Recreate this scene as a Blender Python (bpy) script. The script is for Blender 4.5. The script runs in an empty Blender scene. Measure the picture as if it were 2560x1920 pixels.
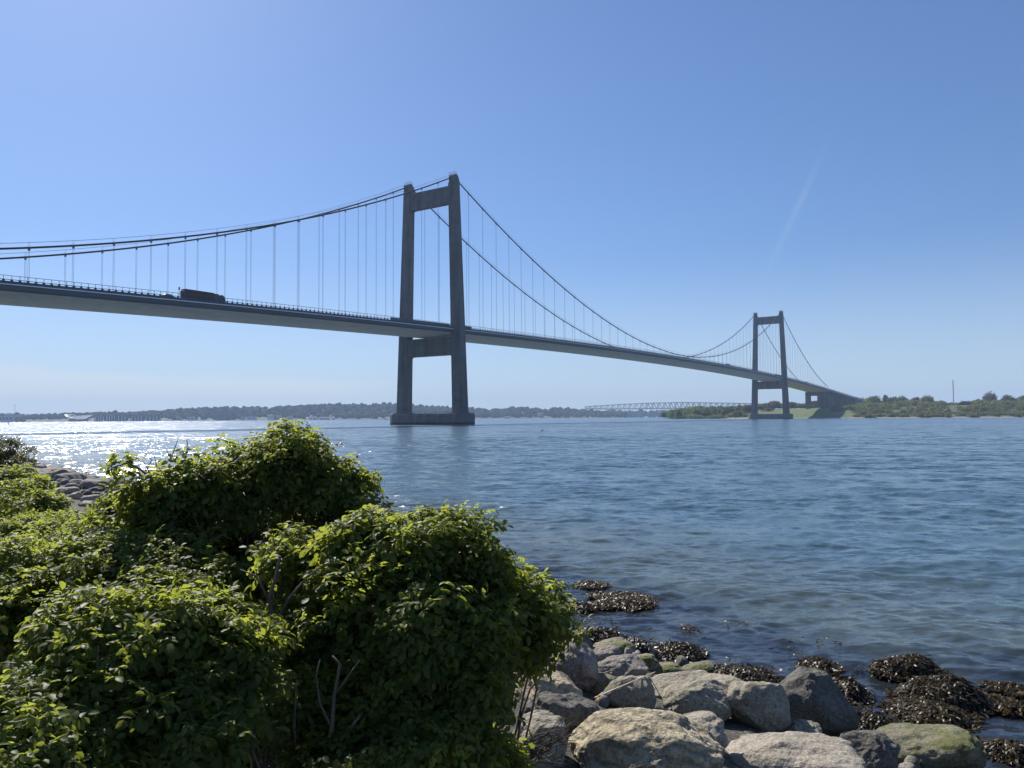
import bpy, math, random
import numpy as np
from mathutils import Vector, Matrix

# ------------------------------------------------------------------ camera, sky, sun, exposure
R = math.radians
scene = bpy.context.scene
COL = scene.collection
rng = np.random.default_rng(7)
random.seed(7)

FPX, PITCH, ROLL, CAMH = 1956.83, .0429, .0065, 3.1848        # measured on a 2560 px wide frame
cam_d = bpy.data.cameras.new('camera')
cam = bpy.data.objects.new('camera', cam_d)
COL.objects.link(cam)
cam_d.sensor_width = 36.0
cam_d.lens = FPX / 2560 * 36.0
cam_d.clip_start = 0.05
cam_d.clip_end = 20000
cam.matrix_world = (Matrix.Translation((0, 0, CAMH)) @ Matrix.Rotation(math.pi / 2 + PITCH, 4, 'X')
                    @ Matrix.Rotation(-ROLL, 4, 'Z'))
scene.camera = cam

SUN_EL, SUN_AZ = R(40), R(-32)
world = bpy.data.worlds.new('World')
scene.world = world
world.use_nodes = True
wn = world.node_tree
sky = wn.nodes.new('ShaderNodeTexSky')
sky.sky_type = 'NISHITA'
sky.sun_disc = False
sky.sun_elevation = SUN_EL
sky.sun_rotation = SUN_AZ
sky.air_density = 1.0
sky.dust_density = 0.4
sky.ozone_density = 6.0
bg = wn.nodes['Background']
bg.inputs['Strength'].default_value = 0.105

sun_d = bpy.data.lights.new('sun', 'SUN')
sun_d.energy = 5.0
sun_d.angle = R(0.53)
sun_d.color = (1.0, 0.95, 0.87)
sun = bpy.data.objects.new('sun', sun_d)
COL.objects.link(sun)
sdir = Vector((math.sin(SUN_AZ) * math.cos(SUN_EL), math.cos(SUN_AZ) * math.cos(SUN_EL), math.sin(SUN_EL)))
sun.rotation_euler = (-sdir).to_track_quat('-Z', 'Y').to_euler()

vs = scene.view_settings
vs.view_transform = 'Standard'
vs.look = 'None'
vs.gamma = 1.0
vs.exposure = 0.55
cy = scene.cycles
cy.use_denoising = True
cy.max_bounces = 8
cy.diffuse_bounces = 3
cy.glossy_bounces = 3
cy.transmission_bounces = 4
cy.transparent_max_bounces = 8
cy.volume_bounces = 0
cy.sample_clamp_indirect = 6.0
cy.sample_clamp_direct = 0.0
cy.blur_glossy = 0.5

# low bank of thin white cloud over the far left shore (part of the sky)
L = wn.links
tc = wn.nodes.new('ShaderNodeTexCoord')
sp = wn.nodes.new('ShaderNodeSeparateXYZ')
L.new(tc.outputs['Generated'], sp.inputs[0])
def wmath(op, a, b=None, c=None):
    n = wn.nodes.new('ShaderNodeMath'); n.operation = op
    for i, v in enumerate((a, b, c)):
        if v is None: continue
        if isinstance(v, (int, float)): n.inputs[i].default_value = v
        else: L.new(v, n.inputs[i])
    return n.outputs[0]
def wrange(v, a, b, c=0., d=1.):
    n = wn.nodes.new('ShaderNodeMapRange'); n.interpolation_type = 'SMOOTHSTEP'
    L.new(v, n.inputs[0])
    for i, k in enumerate((a, b, c, d)): n.inputs[i + 1].default_value = k
    return n.outputs[0]
mp = wn.nodes.new('ShaderNodeMapping'); mp.inputs['Scale'].default_value = (6, 6, 70)
L.new(tc.outputs['Generated'], mp.inputs[0])
nz = wn.nodes.new('ShaderNodeTexNoise'); nz.inputs['Scale'].default_value = 1.0; nz.inputs['Detail'].default_value = 5
L.new(mp.outputs[0], nz.inputs[0])
el = wmath('ADD', sp.outputs[2], wmath('MULTIPLY', wmath('SUBTRACT', nz.outputs[0], 0.5), 0.022))
az = wmath('ARCTAN2', sp.outputs[0], sp.outputs[1])
top = wmath('ADD', wmath('MULTIPLY', az, -0.03), 0.040)
bank = wrange(wmath('SUBTRACT', el, top), 0.006, -0.006)
fade = wrange(az, -0.05, -0.28)
cl = wmath('MULTIPLY', wmath('MULTIPLY', bank, fade), 0.62)
mix = wn.nodes.new('ShaderNodeMixRGB')
def vdot(v):
    n = wn.nodes.new('ShaderNodeVectorMath'); n.operation = 'DOT_PRODUCT'; L.new(tc.outputs['Generated'], n.inputs[0]); n.inputs[1].default_value = v
    return n.outputs['Value']
ca, cb = Vector((.3632, .8768, .3151)).normalized(), Vector((.2987, .9425, .1500)).normalized()   # the two ends of a faint pale streak mixed into the sky
cn = ca.cross(cb).normalized(); ct = (cb - ca).normalized(); t0, t1 = ca.dot(ct), cb.dot(ct)
across = wmath('ABSOLUTE', vdot(cn)); along = vdot(ct)
streak = wmath('MULTIPLY', wrange(across, .0065, .0), wmath('MULTIPLY', wrange(along, t0 - .02, t0 + .09), wrange(along, t1 + .02, t1 - .12)))
cl = wmath('MAXIMUM', cl, wmath('MULTIPLY', streak, .085))
gam = wn.nodes.new('ShaderNodeGamma'); gam.inputs[1].default_value = 0.8
L.new(sky.outputs[0], gam.inputs[0])
tint = wn.nodes.new('ShaderNodeMixRGB'); tint.blend_type = 'MULTIPLY'; tint.inputs[0].default_value = 1.0
tint.inputs[2].default_value = (0.70, 0.83, 1.05, 1)
L.new(gam.outputs[0], tint.inputs[1])
veil = wn.nodes.new('ShaderNodeMixRGB')                      # pale haze low in the sky, all round
L.new(wmath('MULTIPLY', wrange(sp.outputs[2], 0.22, -0.02), 0.58), veil.inputs[0]); L.new(tint.outputs[0], veil.inputs[1])
veil.inputs[2].default_value = (4.3, 5.2, 6.1, 1)
L.new(cl, mix.inputs[0]); L.new(veil.outputs[0], mix.inputs[1])
mix.inputs[2].default_value = (4.9, 5.45, 5.9, 1)
L.new(mix.outputs[0], bg.inputs['Color'])

# ------------------------------------------------------------------ helpers
def ray(px, py):
    xr, yr = (px - 1280) / FPX, (960 - py) / FPX
    c, s = math.cos(ROLL), math.sin(ROLL)
    x, y = xr * c + yr * s, -xr * s + yr * c
    c, s = math.cos(PITCH), math.sin(PITCH)
    return np.array([x, c - y * s, s + y * c])
CP = np.array([0, 0, CAMH])
def at(px, py, Y):
    r = ray(px, py)
    return CP + r * (Y / r[1])
def on_z(px, py, z=0.):
    r = ray(px, py)
    return CP + r * ((z - CAMH) / r[2])

def vnoise(P, seed=0):
    P = np.asarray(P, float)
    i = np.floor(P).astype(np.int64); f = P - i
    u = f * f * f * (f * (f * 6 - 15) + 10)
    def h(dx, dy, dz):
        n = (i[:, 0] + dx) * 374761393 + (i[:, 1] + dy) * 668265263 + (i[:, 2] + dz) * 2147483647 + seed * 974711
        n = (n ^ (n >> 13)) * 1274126177
        n = n ^ (n >> 16)
        return (n & 0xffff) / 32767.5 - 1
    x0 = h(0,0,0)*(1-u[:,0])+h(1,0,0)*u[:,0]; x1 = h(0,1,0)*(1-u[:,0])+h(1,1,0)*u[:,0]
    x2 = h(0,0,1)*(1-u[:,0])+h(1,0,1)*u[:,0]; x3 = h(0,1,1)*(1-u[:,0])+h(1,1,1)*u[:,0]
    y0 = x0*(1-u[:,1])+x1*u[:,1]; y1 = x2*(1-u[:,1])+x3*u[:,1]
    return y0*(1-u[:,2])+y1*u[:,2]
def fbm(P, octaves=4, seed=0, gain=.5):
    v = 0; a = 1.
    for o in range(octaves):
        v = v + a * vnoise(np.asarray(P) * 2.03 ** o + 17.3 * o, seed + o); a *= gain
    return v

def mesh_obj(name, V, faces, mats, parent=None, smooth=False, mat_idx=None, attrs=None):
    """faces: list of int arrays (n,3)/(n,4)"""
    me = bpy.data.meshes.new(name)
    V = np.asarray(V, np.float32).reshape(-1, 3)
    faces = [np.asarray(f, np.int32) for f in faces if len(f)]
    nl = sum(f.size for f in faces); nf = sum(len(f) for f in faces)
    me.vertices.add(len(V)); me.vertices.foreach_set('co', V.ravel())
    me.loops.add(nl); me.loops.foreach_set('vertex_index', np.concatenate([f.ravel() for f in faces]))
    me.polygons.add(nf)
    tot = np.concatenate([np.full(len(f), f.shape[1], np.int32) for f in faces])
    st = np.concatenate([[0], np.cumsum(tot)[:-1]]).astype(np.int32)
    me.polygons.foreach_set('loop_start', st)
    if smooth: me.polygons.foreach_set('use_smooth', np.ones(nf, bool))
    for m in (mats if isinstance(mats, (list, tuple)) else [mats]): me.materials.append(m)
    if mat_idx is not None: me.polygons.foreach_set('material_index', np.asarray(mat_idx, np.int32))
    for k, (dom, arr) in (attrs or {}).items():
        a = me.attributes.new(k, 'FLOAT', dom); a.data.foreach_set('value', np.asarray(arr, np.float32))
    me.update(calc_edges=True); me.validate()
    o = bpy.data.objects.new(name, me); COL.objects.link(o)
    if parent: o.parent = parent
    return o

class MB:
    """collects boxes, prisms and tubes into one mesh"""
    def __init__(s): s.V = []; s.F3 = []; s.F4 = []; s.FN = []; s.n = 0
    def add(s, V, F):
        V = np.asarray(V, float)
        for f in F:
            f = [i + s.n for i in f]
            (s.F3 if len(f) == 3 else s.F4 if len(f) == 4 else s.FN).append(f)
        s.V.append(V); s.n += len(V); return s
    def box(s, x0, x1, y0, y1, z0, z1):
        V = [(x, y, z) for z in (z0, z1) for x, y in ((x0, y0), (x1, y0), (x1, y1), (x0, y1))]
        return s.add(V, [(3,2,1,0),(4,5,6,7),(0,1,5,4),(1,2,6,5),(2,3,7,6),(3,0,4,7)])
    def hexa(s, bot, top):
        return s.add(list(bot) + list(top), [(3,2,1,0),(4,5,6,7),(0,1,5,4),(1,2,6,5),(2,3,7,6),(3,0,4,7)])
    def prism(s, poly, axis, a, b):
        """extrude a 2-D polygon along axis 0/1/2 from a to b"""
        n = len(poly); V = []
        for t in (a, b):
            for p, q in poly:
                V.append((t, p, q) if axis == 0 else (p, t, q) if axis == 1 else (p, q, t))
        F = [tuple(range(n - 1, -1, -1)), tuple(range(n, 2 * n))]
        F += [(i, (i + 1) % n, (i + 1) % n + n, i + n) for i in range(n)]
        return s.add(V, F)
    def tube(s, pts, r, k=6, caps=True):
        pts = np.asarray(pts, float); m = len(pts)
        rr = np.full(m, r, float) if np.isscalar(r) else np.asarray(r, float)
        T = np.gradient(pts, axis=0); T /= np.linalg.norm(T, axis=1)[:, None] + 1e-12
        ref = np.array([0, 0, 1.]) if abs(T[:, 2]).mean() < .8 else np.array([1., 0, 0])
        A = np.cross(T, ref); A /= np.linalg.norm(A, axis=1)[:, None] + 1e-12
        B = np.cross(T, A)
        an = np.arange(k) * 2 * math.pi / k
        V = (pts[:, None] + rr[:, None, None] * (np.cos(an)[None, :, None] * A[:, None] + np.sin(an)[None, :, None] * B[:, None])).reshape(-1, 3)
        F = [(i*k+j, i*k+(j+1)%k, (i+1)*k+(j+1)%k, (i+1)*k+j) for i in range(m-1) for j in range(k)]
        if caps: F += [tuple(range(k-1,-1,-1)), tuple((m-1)*k+j for j in range(k))]
        return s.add(V, F)
    def build(s, name, mats, parent=None, smooth=False):
        me = bpy.data.meshes.new(name)
        me.from_pydata(np.concatenate(s.V).tolist(), [], s.F3 + s.F4 + s.FN)
        for m in (mats if isinstance(mats, (list, tuple)) else [mats]): me.materials.append(m)
        if smooth: me.polygons.foreach_set('use_smooth', np.ones(len(me.polygons), bool))
        me.update()
        o = bpy.data.objects.new(name, me); COL.objects.link(o)
        if parent: o.parent = parent
        return o

def tag(o, label=None, cat=None, group=None, kind=None):
    if label: o['label'] = label
    if cat: o['category'] = cat
    if group: o['group'] = group
    if kind: o['kind'] = kind
    return o
def empty(name, loc=(0, 0, 0), rz=0., parent=None):
    o = bpy.data.objects.new(name, None); COL.objects.link(o)
    o.location = loc; o.rotation_euler = (0, 0, rz); o.empty_display_size = .5
    if parent: o.parent = parent
    return o
def copy_tree(o, parent=None):
    c = o.copy(); COL.objects.link(c)
    if parent: c.parent = parent
    for ch in list(o.children): copy_tree(ch, c)
    return c

# ------------------------------------------------------------------ materials
class NT:
    def __init__(s, name):
        s.m = bpy.data.materials.new(name); s.m.use_nodes = True; s.t = s.m.node_tree
        s.p = s.t.nodes['Principled BSDF']; s.out = s.t.nodes['Material Output']
    def n(s, typ, **kw):
        nd = s.t.nodes.new(typ)
        for k, v in kw.items(): setattr(nd, k, v)
        return nd
    def l(s, a, b): s.t.links.new(a, b)
    def val(s, sock, v):
        if isinstance(v, (int, float)): sock.default_value = v
        elif isinstance(v, (tuple, list)): sock.default_value = (*v, 1) if len(v) == 3 and sock.type == 'RGBA' else v
        else: s.l(v, sock)
    def math(s, op, a, b=None, c=None, clamp=False):
        nd = s.n('ShaderNodeMath', operation=op, use_clamp=clamp)
        for i, v in enumerate((a, b, c)):
            if v is not None: s.val(nd.inputs[i], v)
        return nd.outputs[0]
    def vmath(s, op, a, b=None):
        nd = s.n('ShaderNodeVectorMath', operation=op)
        s.val(nd.inputs[0], a)
        if b is not None: s.val(nd.inputs[3 if op == 'SCALE' else 1], b)
        return nd.outputs[0]
    def mix(s, f, a, b, mode='MIX'):
        nd = s.n('ShaderNodeMixRGB', blend_type=mode)
        s.val(nd.inputs[0], f); s.val(nd.inputs[1], a); s.val(nd.inputs[2], b)
        return nd.outputs[0]
    def rng(s, v, a, b, c=0., d=1., smooth=True):
        nd = s.n('ShaderNodeMapRange', interpolation_type='SMOOTHSTEP' if smooth else 'LINEAR')
        s.val(nd.inputs[0], v)
        for i, k in enumerate((a, b, c, d)): s.val(nd.inputs[i + 1], k)
        return nd.outputs[0]
    def pos(s): return s.n('ShaderNodeNewGeometry').outputs['Position']
    def obj(s): return s.n('ShaderNodeTexCoord').outputs['Object']
    def mapped(s, v, scale=(1, 1, 1), rot=(0, 0, 0), loc=(0, 0, 0)):
        nd = s.n('ShaderNodeMapping'); s.l(v, nd.inputs[0])
        nd.inputs['Scale'].default_value = scale; nd.inputs['Rotation'].default_value = rot; nd.inputs['Location'].default_value = loc
        return nd.outputs[0]
    def noise(s, v, scale, detail=3, rough=.55, color=False, dist=0.):
        nd = s.n('ShaderNodeTexNoise'); s.l(v, nd.inputs['Vector'])
        nd.inputs['Scale'].default_value = scale; nd.inputs['Detail'].default_value = detail
        nd.inputs['Roughness'].default_value = rough; nd.inputs['Distortion'].default_value = dist
        return nd.outputs[1 if color else 0]
    def bump(s, hgt, strength=.3, dist=.02):
        nd = s.n('ShaderNodeBump'); nd.inputs['Strength'].default_value = strength; nd.inputs['Distance'].default_value = dist
        s.l(hgt, nd.inputs['Height']); s.l(nd.outputs[0], s.p.inputs['Normal'])
    def set(s, col=None, rough=None, metal=None, spec=None):
        if col is not None: s.val(s.p.inputs['Base Color'], col)
        if rough is not None: s.val(s.p.inputs['Roughness'], rough)
        if metal is not None: s.p.inputs['Metallic'].default_value = metal
        if spec is not None: s.p.inputs['Specular IOR Level'].default_value = spec
        return s.m

def flat(name, col, rough=.6, metal=0., var=.15, scale=3.):
    m = NT(name)
    nz = m.noise(m.obj(), scale, 4)
    c = m.mix(nz, tuple(v * (1 - var) for v in col), tuple(min(1, v * (1 + var)) for v in col))
    return m.set(c, rough, metal)

def concrete(name, col, streak=.35):
    m = NT(name)
    p = m.obj()
    a = m.noise(m.mapped(p, (.35, .35, .03)), 1., 5, .6)
    b = m.noise(p, .25, 4)
    d = m.noise(p, 1.6, 3)
    f = m.math('ADD', m.math('MULTIPLY', a, .6), m.math('MULTIPLY', b, .3))
    f = m.math('ADD', f, m.math('MULTIPLY', d, .1))
    lift = m.n('ShaderNodeTexWave', bands_direction='Z'); m.l(p, lift.inputs[0]); lift.inputs['Scale'].default_value = .08
    c = m.mix(m.rng(f, .3, .7), tuple(v * (1 - streak) for v in col), tuple(v * (1 + streak) for v in col))
    c = m.mix(m.rng(lift.outputs[0], .0, .06, .25, 0.), c, tuple(v * .6 for v in col))
    return m.set(c, .85)

M = {}
M['concrete'] = concrete('weathered_concrete', (.115, .115, .114), .45)
M['pier'] = concrete('pier_concrete', (.15, .148, .145))
def tide_stain(mat):
    t = NT.__new__(NT); t.m = mat; t.t = mat.node_tree; t.p = t.t.nodes['Principled BSDF']
    src = t.p.inputs['Base Color'].links[0].from_socket
    P = t.pos(); sz = t.n('ShaderNodeSeparateXYZ'); t.l(P, sz.inputs[0])
    z = t.math('ADD', sz.outputs[2], t.math('MULTIPLY', t.noise(P, .5, 5), -1.2))
    t.l(t.mix(t.rng(z, .9, .1, 0, .85), src, (.018, .022, .014)), t.p.inputs['Base Color'])
tide_stain(M['pier'])
M['fascia'] = flat('dark_steel_paint', (.075, .08, .09), .55)
M['soffit'] = concrete('soffit_paint', (.54, .48, .42), .12)
M['ledge'] = flat('ledge_paint', (.62, .61, .58), .6)
M['asphalt'] = flat('asphalt', (.05, .05, .052), .9)
M['cable'] = flat('cable_wrap', (.05, .045, .055), .85)
M['hanger'] = flat('hanger_wire', (.14, .15, .18), .75)
M['rail'] = flat('rail_steel', (.09, .095, .11), .6)
M['truss'] = flat('truss_paint', (.07, .08, .10), .6)
for k_ in ('truss', 'cable', 'hanger', 'rail'): M[k_].node_tree.nodes['Principled BSDF'].inputs['Specular IOR Level'].default_value = .08
M['white'] = flat('white_paint', (.75, .75, .73), .5)
M['roof'] = flat('dark_roof', (.09, .085, .085), .8)
M['redroof'] = flat('red_roof', (.22, .09, .06), .8)
M['brickwall'] = flat('pale_wall', (.45, .42, .38), .8)
M['darkbrick'] = flat('dark_brick', (.12, .09, .08), .85)
M['glass'] = flat('window_glass', (.03, .035, .04), .12)
M['tyre'] = flat('rubber', (.02, .02, .02), .8)
M['bark'] = flat('bark', (.12, .10, .08), .9, var=.4)

def leaf_mat(name, dark, light, trans, rough=.42, tw=.45):
    m = NT(name)
    at_ = m.n('ShaderNodeAttribute', attribute_name='tone')
    c = m.mix(m.rng(at_.outputs['Fac'], 1.1, 1.6), m.mix(m.math('MINIMUM', at_.outputs['Fac'], 1.), dark, light), (.20, .13, .045))
    m.set(c, rough, spec=.28 if rough < .7 else .08)
    tr = m.n('ShaderNodeBsdfTranslucent')
    tcol = m.mix(m.math('MINIMUM', at_.outputs['Fac'], 1.), tuple(v * .6 for v in trans), trans)
    m.l(tcol, tr.inputs[0])
    mx = m.n('ShaderNodeMixShader'); mx.inputs[0].default_value = tw
    m.l(m.p.outputs[0], mx.inputs[1]); m.l(tr.outputs[0], mx.inputs[2]); m.l(mx.outputs[0], m.out.inputs[0])
    return m.m
M['rose'] = leaf_mat('rose_leaf', (.046, .078, .020), (.125, .165, .040), (.42, .47, .06), .5, .6)
M['rose_brown'] = leaf_mat('brownish_leaf', (.04, .05, .02), (.08, .085, .03), (.16, .19, .05))
M['tree_green'] = leaf_mat('spring_leaf', (.06, .085, .028), (.14, .17, .05), (.22, .28, .07), .9)
M['tree_olive'] = leaf_mat('olive_leaf', (.08, .092, .03), (.165, .18, .055), (.25, .25, .08), .9)
M['tree_brown'] = leaf_mat('bronze_leaf', (.11, .085, .05), (.20, .155, .085), (.25, .19, .09), .9)
M['tree_dark'] = leaf_mat('dark_needle', (.012, .022, .012), (.03, .045, .022), (.03, .05, .02), .9)
M['tree_light'] = leaf_mat('pale_spring_leaf', (.11, .125, .04), (.21, .23, .075), (.30, .33, .09), .9)
M['wood_far'] = leaf_mat('far_wood', (.012, .024, .012), (.035, .055, .018), (.03, .05, .015), .8, .3)

def twig_mat():
    m = NT('twig_bark'); p = m.obj()
    c = m.mix(m.noise(p, 25, 4), (.055, .045, .033), (.15, .125, .095))
    return m.set(c, .9)
M['twig'] = twig_mat()

def rock_mat(name, a, b, lichen=.0, moss=.0, strata=0., pink=0.):
    m = NT(name)
    p = m.obj(); geo = m.n('ShaderNodeNewGeometry'); P = geo.outputs['Position']; N = geo.outputs['Normal']
    n1 = m.noise(p, 2.2, 8, .68); n2 = m.noise(p, 45, 4, .7); n3 = m.noise(p, 9, 6, .7)
    c = m.mix(m.rng(n1, .32, .68), a, b)
    c = m.mix(m.rng(n2, .50, .68, 0, .75), c, tuple(v * .32 for v in a))
    c = m.mix(m.rng(n2, .46, .3, 0, .5), c, tuple(min(.75, v * 1.75 + .05) for v in b))
    c = m.mix(m.rng(n3, .54, .68, 0, .7), c, tuple(v * .38 for v in a))
    if strata:
        w = m.n('ShaderNodeTexWave', bands_direction='Z'); m.l(m.mapped(p, (1, 1, 1), (.25, -.2, 0)), w.inputs[0])
        w.inputs['Scale'].default_value = 3.2; w.inputs['Distortion'].default_value = 9.; w.inputs['Detail'].default_value = 6; w.inputs['Detail Scale'].default_value = 1.6
        c = m.mix(m.math('MULTIPLY', m.rng(w.outputs[0], .0, .35, 1, 0), strata), c, tuple(v * .35 for v in a))
    sn = m.n('ShaderNodeSeparateXYZ'); m.l(N, sn.inputs[0])
    sp_ = m.n('ShaderNodeSeparateXYZ'); m.l(P, sp_.inputs[0])
    if moss:
        mk = m.math('ADD', m.noise(p, 2.6, 6, .65), m.math('MULTIPLY', sn.outputs[2], .10))
        mk = m.rng(mk, .66 - .3 * moss, .82 - .3 * moss)
        g = m.mix(m.noise(p, 30, 4), (.045, .05, .012), (.15, .15, .035))
        c = m.mix(mk, c, g)
    if lichen:
        vo = m.noise(m.mapped(p, (1, 1, 1), loc=(3.1, 1.7, .4)), 2.9, 7, .62)
        mk = m.rng(vo, .665 - .05 * lichen, .69 - .05 * lichen)
        mk = m.math('MULTIPLY', mk, m.rng(m.noise(p, 60, 3), .3, .5))
        c = m.mix(mk, c, m.mix(m.noise(p, 40, 2), (.34, .13, .015), (.50, .24, .03)))
        vo2 = m.noise(m.mapped(p, (1, 1, 1), loc=(7.1, 3.7, 2.4)), 5., 6, .6)
        c = m.mix(m.rng(vo2, .64, .70, 0, .45), c, (.42, .42, .36))
    # green algae and wet dark band that sit at the tide line
    z = m.math('ADD', sp_.outputs[2], m.math('MULTIPLY', m.math('SUBTRACT', n1, .5), .5))
    c = m.mix(m.rng(z, .62, .28, 0, .55), c, (.045, .055, .018))
    c = m.mix(m.rng(z, .26, .08, 0, .9), c, (.018, .017, .012))
    m.set(c, m.rng(z, .06, .3, .35, .88))
    hb = m.math('ADD', m.math('MULTIPLY', n1, 1.), m.math('MULTIPLY', n3, .5))
    hb = m.math('ADD', hb, m.math('MULTIPLY', n2, .12))
    if strata: hb = m.math('ADD', hb, m.math('MULTIPLY', w.outputs[0], .35))
    m.bump(hb, .9, .055)
    return m.m
M['rk_tan'] = rock_mat('tan_granite', (.28, .228, .145), (.44, .372, .25), lichen=1., strata=.55)
M['rk_grey'] = rock_mat('grey_granite', (.19, .168, .125), (.33, .293, .215), lichen=.75)
M['rk_dark'] = rock_mat('dark_gneiss', (.065, .06, .05), (.155, .142, .118), lichen=.5)
M['rk_purple'] = rock_mat('purplish_porphyry', (.145, .128, .115), (.26, .228, .195), lichen=.9)
M['rk_moss'] = rock_mat('mossy_granite', (.18, .16, .11), (.30, .27, .19), moss=.5)
M['rk_smooth'] = rock_mat('smooth_sandstone', (.30, .235, .155), (.42, .34, .23), lichen=.3)
M['rk_pink'] = rock_mat('pinkish_granite', (.225, .195, .15), (.355, .31, .245), lichen=.6)
M['rk_white'] = rock_mat('pale_granite', (.42, .41, .39), (.6, .59, .57), lichen=.2)

def weed_mat():
    m = NT('bladder_wrack')
    a = m.n('ShaderNodeAttribute', attribute_name='tone')
    c = m.mix(a.outputs['Fac'], (.012, .010, .006), (.090, .062, .014))
    m.set(c, .42, spec=.38)
    tr = m.n('ShaderNodeBsdfTranslucent'); m.l(m.mix(a.outputs['Fac'], (.02, .012, .003), (.30, .15, .02)), tr.inputs[0])
    mx = m.n('ShaderNodeMixShader'); mx.inputs[0].default_value = .2
    m.l(m.p.outputs[0], mx.inputs[1]); m.l(tr.outputs[0], mx.inputs[2]); m.l(mx.outputs[0], m.out.inputs[0])
    return m.m
M['weed'] = weed_mat()

# ------------------------------------------------------------------ ground and water
SHORE = np.array([(-400, 420), (-140, 175), (-60, 88), (-37, 58), (-27.5, 47), (-20.5, 38), (-12, 29), (-5.6, 21.5), (-2.0, 16.5),
                  (-.2, 13.8), (.9, 11.8), (2.0, 10.4), (2.9, 9.5), (3.4, 8.2), (4.2, 6.9), (6, 4.6), (10, 1), (30, -12), (200, -60)], float)
def shore_d(x, y):
    """signed distance to the near shoreline, positive on land"""
    x = np.asarray(x, float); y = np.asarray(y, float)
    best = np.full(x.shape, 1e9); sgn = np.ones(x.shape)
    for (ax, ay), (bx, by) in zip(SHORE[:-1], SHORE[1:]):
        dx, dy = bx - ax, by - ay
        t = np.clip(((x - ax) * dx + (y - ay) * dy) / (dx * dx + dy * dy), 0, 1)
        ex, ey = x - ax - t * dx, y - ay - t * dy
        d = np.hypot(ex, ey); c = dx * (y - ay) - dy * (x - ax)
        m = d < best - 1e-9
        best = np.where(m, d, best); sgn = np.where(m, np.where(c < 0, 1, -1), sgn)
    return best * sgn
def gz(x, y):
    d = shore_d(x, y)
    n = vnoise(np.stack([np.ravel(x) * .9, np.ravel(y) * .9, np.zeros(np.size(x))], 1), 3).reshape(np.shape(x)) * .07
    land = 1.75 * (1 - np.exp(-np.maximum(d, 0) / 4.6)) + n * np.clip(d, 0, 1)
    return np.where(d > 0, land, np.maximum(-.22 * np.abs(np.minimum(d, 0)), -7)) - .02
def polar(r, a, zf):
    rr, aa = np.meshgrid(r, a, indexing='ij')
    x, y = rr * np.sin(aa), rr * np.cos(aa)
    z = zf(x, y, rr)
    V = np.stack([x, y, z], -1).reshape(-1, 3)
    nr, na = len(r), len(a)
    i = (np.arange(nr - 1)[:, None] * na + np.arange(na - 1)[None]).ravel()
    return V, np.stack([i, i + na, i + na + 1, i + 1], 1)[:, ::-1] if False else np.stack([i, i + 1, i + na + 1, i + na], 1)[:, ::-1]

m = NT('shore_soil'); P = m.pos()
c = m.mix(m.noise(P, 3, 6), (.03, .026, .018), (.075, .064, .046))
c = m.mix(m.rng(m.noise(P, 22, 4), .5, .7), c, (.16, .145, .12))
m.set(c, .95); m.bump(m.noise(P, 14, 6), .8, .06)
V, F = polar(np.concatenate([np.geomspace(.4, 90, 170), np.geomspace(95, 5000, 40)]), np.linspace(R(-130), R(130), 260), lambda x, y, r: gz(x, y))
tag(mesh_obj('ground', V, [F], m.m, smooth=True), kind='structure')

WIND = math.atan2(-.92, -.20)
wv = []
for k in range(72):
    lam = .25 * (6 / .25) ** (k / 71.) * rng.uniform(.93, 1.07)
    th = WIND + rng.normal(0, .6)
    wv.append((lam, math.cos(th), math.sin(th), rng.uniform(0, 6.28)))
WAKE = np.array([(-400, 95), (-133, 204), (-103, 224), (-71, 242), (-40, 290), (26, 423), (93, 512), (185, 655), (260, 760)], float)
def poly_dist(x, y, PL):
    best = np.full(np.shape(x), 1e9)
    for (ax, ay), (bx, by) in zip(PL[:-1], PL[1:]):
        dx, dy = bx - ax, by - ay
        t = np.clip(((x - ax) * dx + (y - ay) * dy) / (dx * dx + dy * dy), 0, 1)
        best = np.minimum(best, np.hypot(x - ax - t * dx, y - ay - t * dy))
    return best
SHOREW = [(rng.uniform(.45, 1.5), math.atan2(-.50, -.86) + rng.normal(0, .12), rng.uniform(0, 6.28)) for _ in range(9)]
WAMP = .195
def wgain(lam): return 1.2 if lam < .9 else .85 if lam < 2 else .42
def wave_left(r):
    """slope variance that the mesh is too coarse to carry, as a fraction of the whole"""
    sp_ = np.maximum(r * .0042, .02); tot = 0; res = np.zeros_like(r)
    for lam, *_ in wv:
        f = np.clip((lam / sp_ - 3.) / 3., 0, 1); g = wgain(lam) ** 2
        tot += g; res += g * (1 - f * f)
    return np.sqrt(res / tot)
def wave_z(x, y, r):
    z = np.zeros_like(x)
    sp_ = np.maximum(r * .0042, .02)
    gust = .95 + .22 * vnoise(np.stack([x.ravel() * .06, y.ravel() * .06, 0 * x.ravel()], 1), 9).reshape(x.shape)
    for lam, cx, cy_, ph in wv:
        k = 2 * math.pi / lam
        a = WAMP * math.sqrt(2 / len(wv)) / k * wgain(lam)
        f = np.clip((lam / sp_ - 3.) / 3., 0, 1)
        if f.max() <= 0: continue
        p_ = k * (cx * x + cy_ * y) + ph
        s = np.sin(p_) if lam > 2 else 1.27 - 2 * np.abs(np.sin(p_ * .5))          # short waves have sharp crests
        z += a * f * s
    d = -shore_d(x, y)
    near = np.exp(-np.maximum(d, 0) / 5.) * np.clip(d / .8, 0, 1)
    for lam, th, ph in SHOREW:
        k = 2 * math.pi / lam
        z += near * .05 / k * (1.27 - 2 * np.abs(np.sin((k * (math.cos(th) * x + math.sin(th) * y) + ph + .8 * np.sin(x * .7 + y * .4)) * .5)))
    return z * gust * np.clip(d / 3. + .25, .15, 1)
rw = np.concatenate([np.geomspace(5.5, 150, 800), np.geomspace(152.5, 5000, 170)])
aw = np.linspace(R(-54), R(54), 900)
V, F = polar(rw, aw, wave_z)
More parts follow.
